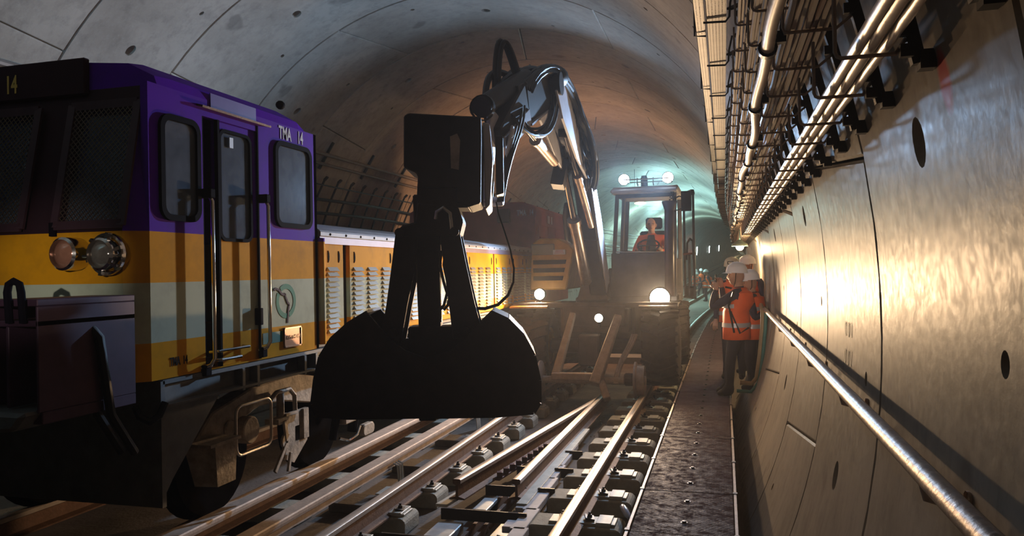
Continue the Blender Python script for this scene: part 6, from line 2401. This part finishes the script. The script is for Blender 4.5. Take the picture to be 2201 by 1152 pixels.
c1, c2, c3 = Vector(J['shR']) + Vector((0.0, -0.10, 0.03)), Vector(J['waist']) + Vector((-0.06, -0.18, 0.05)), Vector(J['hipL']) + Vector((-0.12, -0.12, -0.02))
mb.tube([c1 + Vector((-0.20, 0.02, 0.05)), c1, c2, c3 + Vector((0.18, 0, 0.0)), Vector(J['pelvis']) + Vector((0.14, -0.16, 0.0))], 0.012, 6)
o = mb.build('bag_strap', BLACK, p1, smooth=True)
mb = MB()
mb.tube([Vector(J['shL']) + Vector((-0.02, -0.24, 0.04)), Vector(J['chest']) + Vector((-0.14, -0.16, -0.05)), Vector(J['pelvis']) + Vector((-0.06, -0.19, 0.12)), Vector(J['pelvis']) + Vector((-0.03, -0.19, -0.06))], 0.014, 6)
mb.build('bag_strap', BLACK, p1, smooth=True)

# visitor leaning on the handrail behind
fd2 = Vector((-0.95, 0.3, 0)).normalized()
J = stand(0.34, 10.45, 0.125, 1.50, fd2, {
    'elL': (-0.27, -0.12, 1.10), 'wrL': (-0.22, -0.22, 1.20), 'haL': (-0.22, -0.32, 1.21), 'pnL': (0, 0, -1),
    'elR': (0.24, 0.05, 1.12), 'wrR': (0.10, 0.22, 1.02), 'haR': (0.03, 0.26, 1.02)}, 0)
person((0.34, 10.45, 0.125), J, 'person in white helmet and orange vest leaning back on the handrail', face=(-0.95, -0.25, -0.05), vest_low=0.04)
# person looking at us over the first one's shoulder
J = stand(0.11, 11.45, 0.125, 1.70, (-0.2, -1, 0))
person((0.02, 11.45, 0.125), J, 'person in cream helmet with black badge facing the camera', face=(-0.15, -1, 0), helmet=HELC, badge=True)
J = stand(0.35, 12.0, 0.125, 1.73, (-0.6, -0.8, 0))
person((0.29, 12.0, 0.125), J, 'person whose helmet is brightly lit under the hanging work lamp', face=(-0.75, -0.6, 0))
# the driver
J = stand(-1.15, 12.86, 0.85, 1.72, (0, -1, 0), {
    'pelvis': (0, 0, 0.95), 'waist': (0, 0.0, 1.08), 'hipL': (-0.1, 0.05, 0.93), 'hipR': (0.1, 0.05, 0.93), 'knL': (-0.14, 0.46, 0.98), 'knR': (0.14, 0.46, 0.98),
    'anL': (-0.14, 0.50, 0.60), 'anR': (0.14, 0.50, 0.60), 'toL': (-0.14, 0.68, 0.55), 'toR': (0.14, 0.68, 0.55), 'heL': (-0.14, 0.46, 0.55), 'heR': (0.14, 0.46, 0.55),
    'elL': (-0.29, 0.12, 1.14), 'wrL': (-0.19, 0.36, 1.19), 'haL': (-0.13, 0.44, 1.24), 'pnL': (0, 1, -0.3),
    'elR': (0.29, 0.12, 1.14), 'wrR': (0.20, 0.36, 1.15), 'haR': (0.15, 0.44, 1.19), 'pnR': (0, 1, -0.3)}, 0)
dr_ = person((-1.15, 12.86, 1.70), J, 'driver in orange jacket behind the loader steering wheel', face=(0.05, -1, -0.05), helmet=None, top=VEST, vest=False)
mb = MB()
P = {k: Vector(J[k]) for k in J if isinstance(J[k], Vector)}
ell(mb, [(P['pelvis'] + Vector((0, -0.12, 0.02)), (0.09, 0, 0), (0, 0.05, 0)), (P['chest'] + Vector((0, -0.135, -0.02)), (0.085, 0, 0), (0, 0.04, 0)), (P['neckb'] + Vector((0, -0.07, 0.0)), (0.05, 0, 0), (0, 0.04, 0))], 12)
mb.build('dark_shirt', BLACK, dr_, smooth=True)

# crew far down the line
far = [(-1.66, 46.0, 1.74, (1, 0, 0), {}, 0.0, 'worker in orange standing far down the line, leftmost of the crew'),
       (-1.00, 44.0, 1.60, (-1, -0.2, 0), {'elL': (-0.2, 0.3, 0.95), 'wrL': (-0.15, 0.5, 0.75), 'haL': (-0.15, 0.58, 0.68), 'elR': (0.2, 0.3, 0.95), 'wrR': (0.15, 0.5, 0.75), 'haR': (0.15, 0.58, 0.68)}, 0.75, 'worker bending forward with white helmet far down the line'),
       (-0.62, 40.0, 1.76, (-1, 0, 0), {'elR': (0.25, 0.25, 1.25), 'wrR': (0.2, 0.45, 1.15), 'haR': (0.2, 0.55, 1.15)}, 0.35, 'worker leaning forward beyond the first visitor, nearest of the crew'),
       (-1.45, 50.0, 1.72, (0.3, -1, 0), {}, 0.1, 'worker in orange farthest down the line')]
for x, y, h, fd, arms, lean, lb_ in far:
    J = stand(x, y, -0.16 + bz_(y), h, fd, arms, lean, 0.14)
    person((x, y, -0.16), J, lb_, face=fd, grp='crew far down the line')
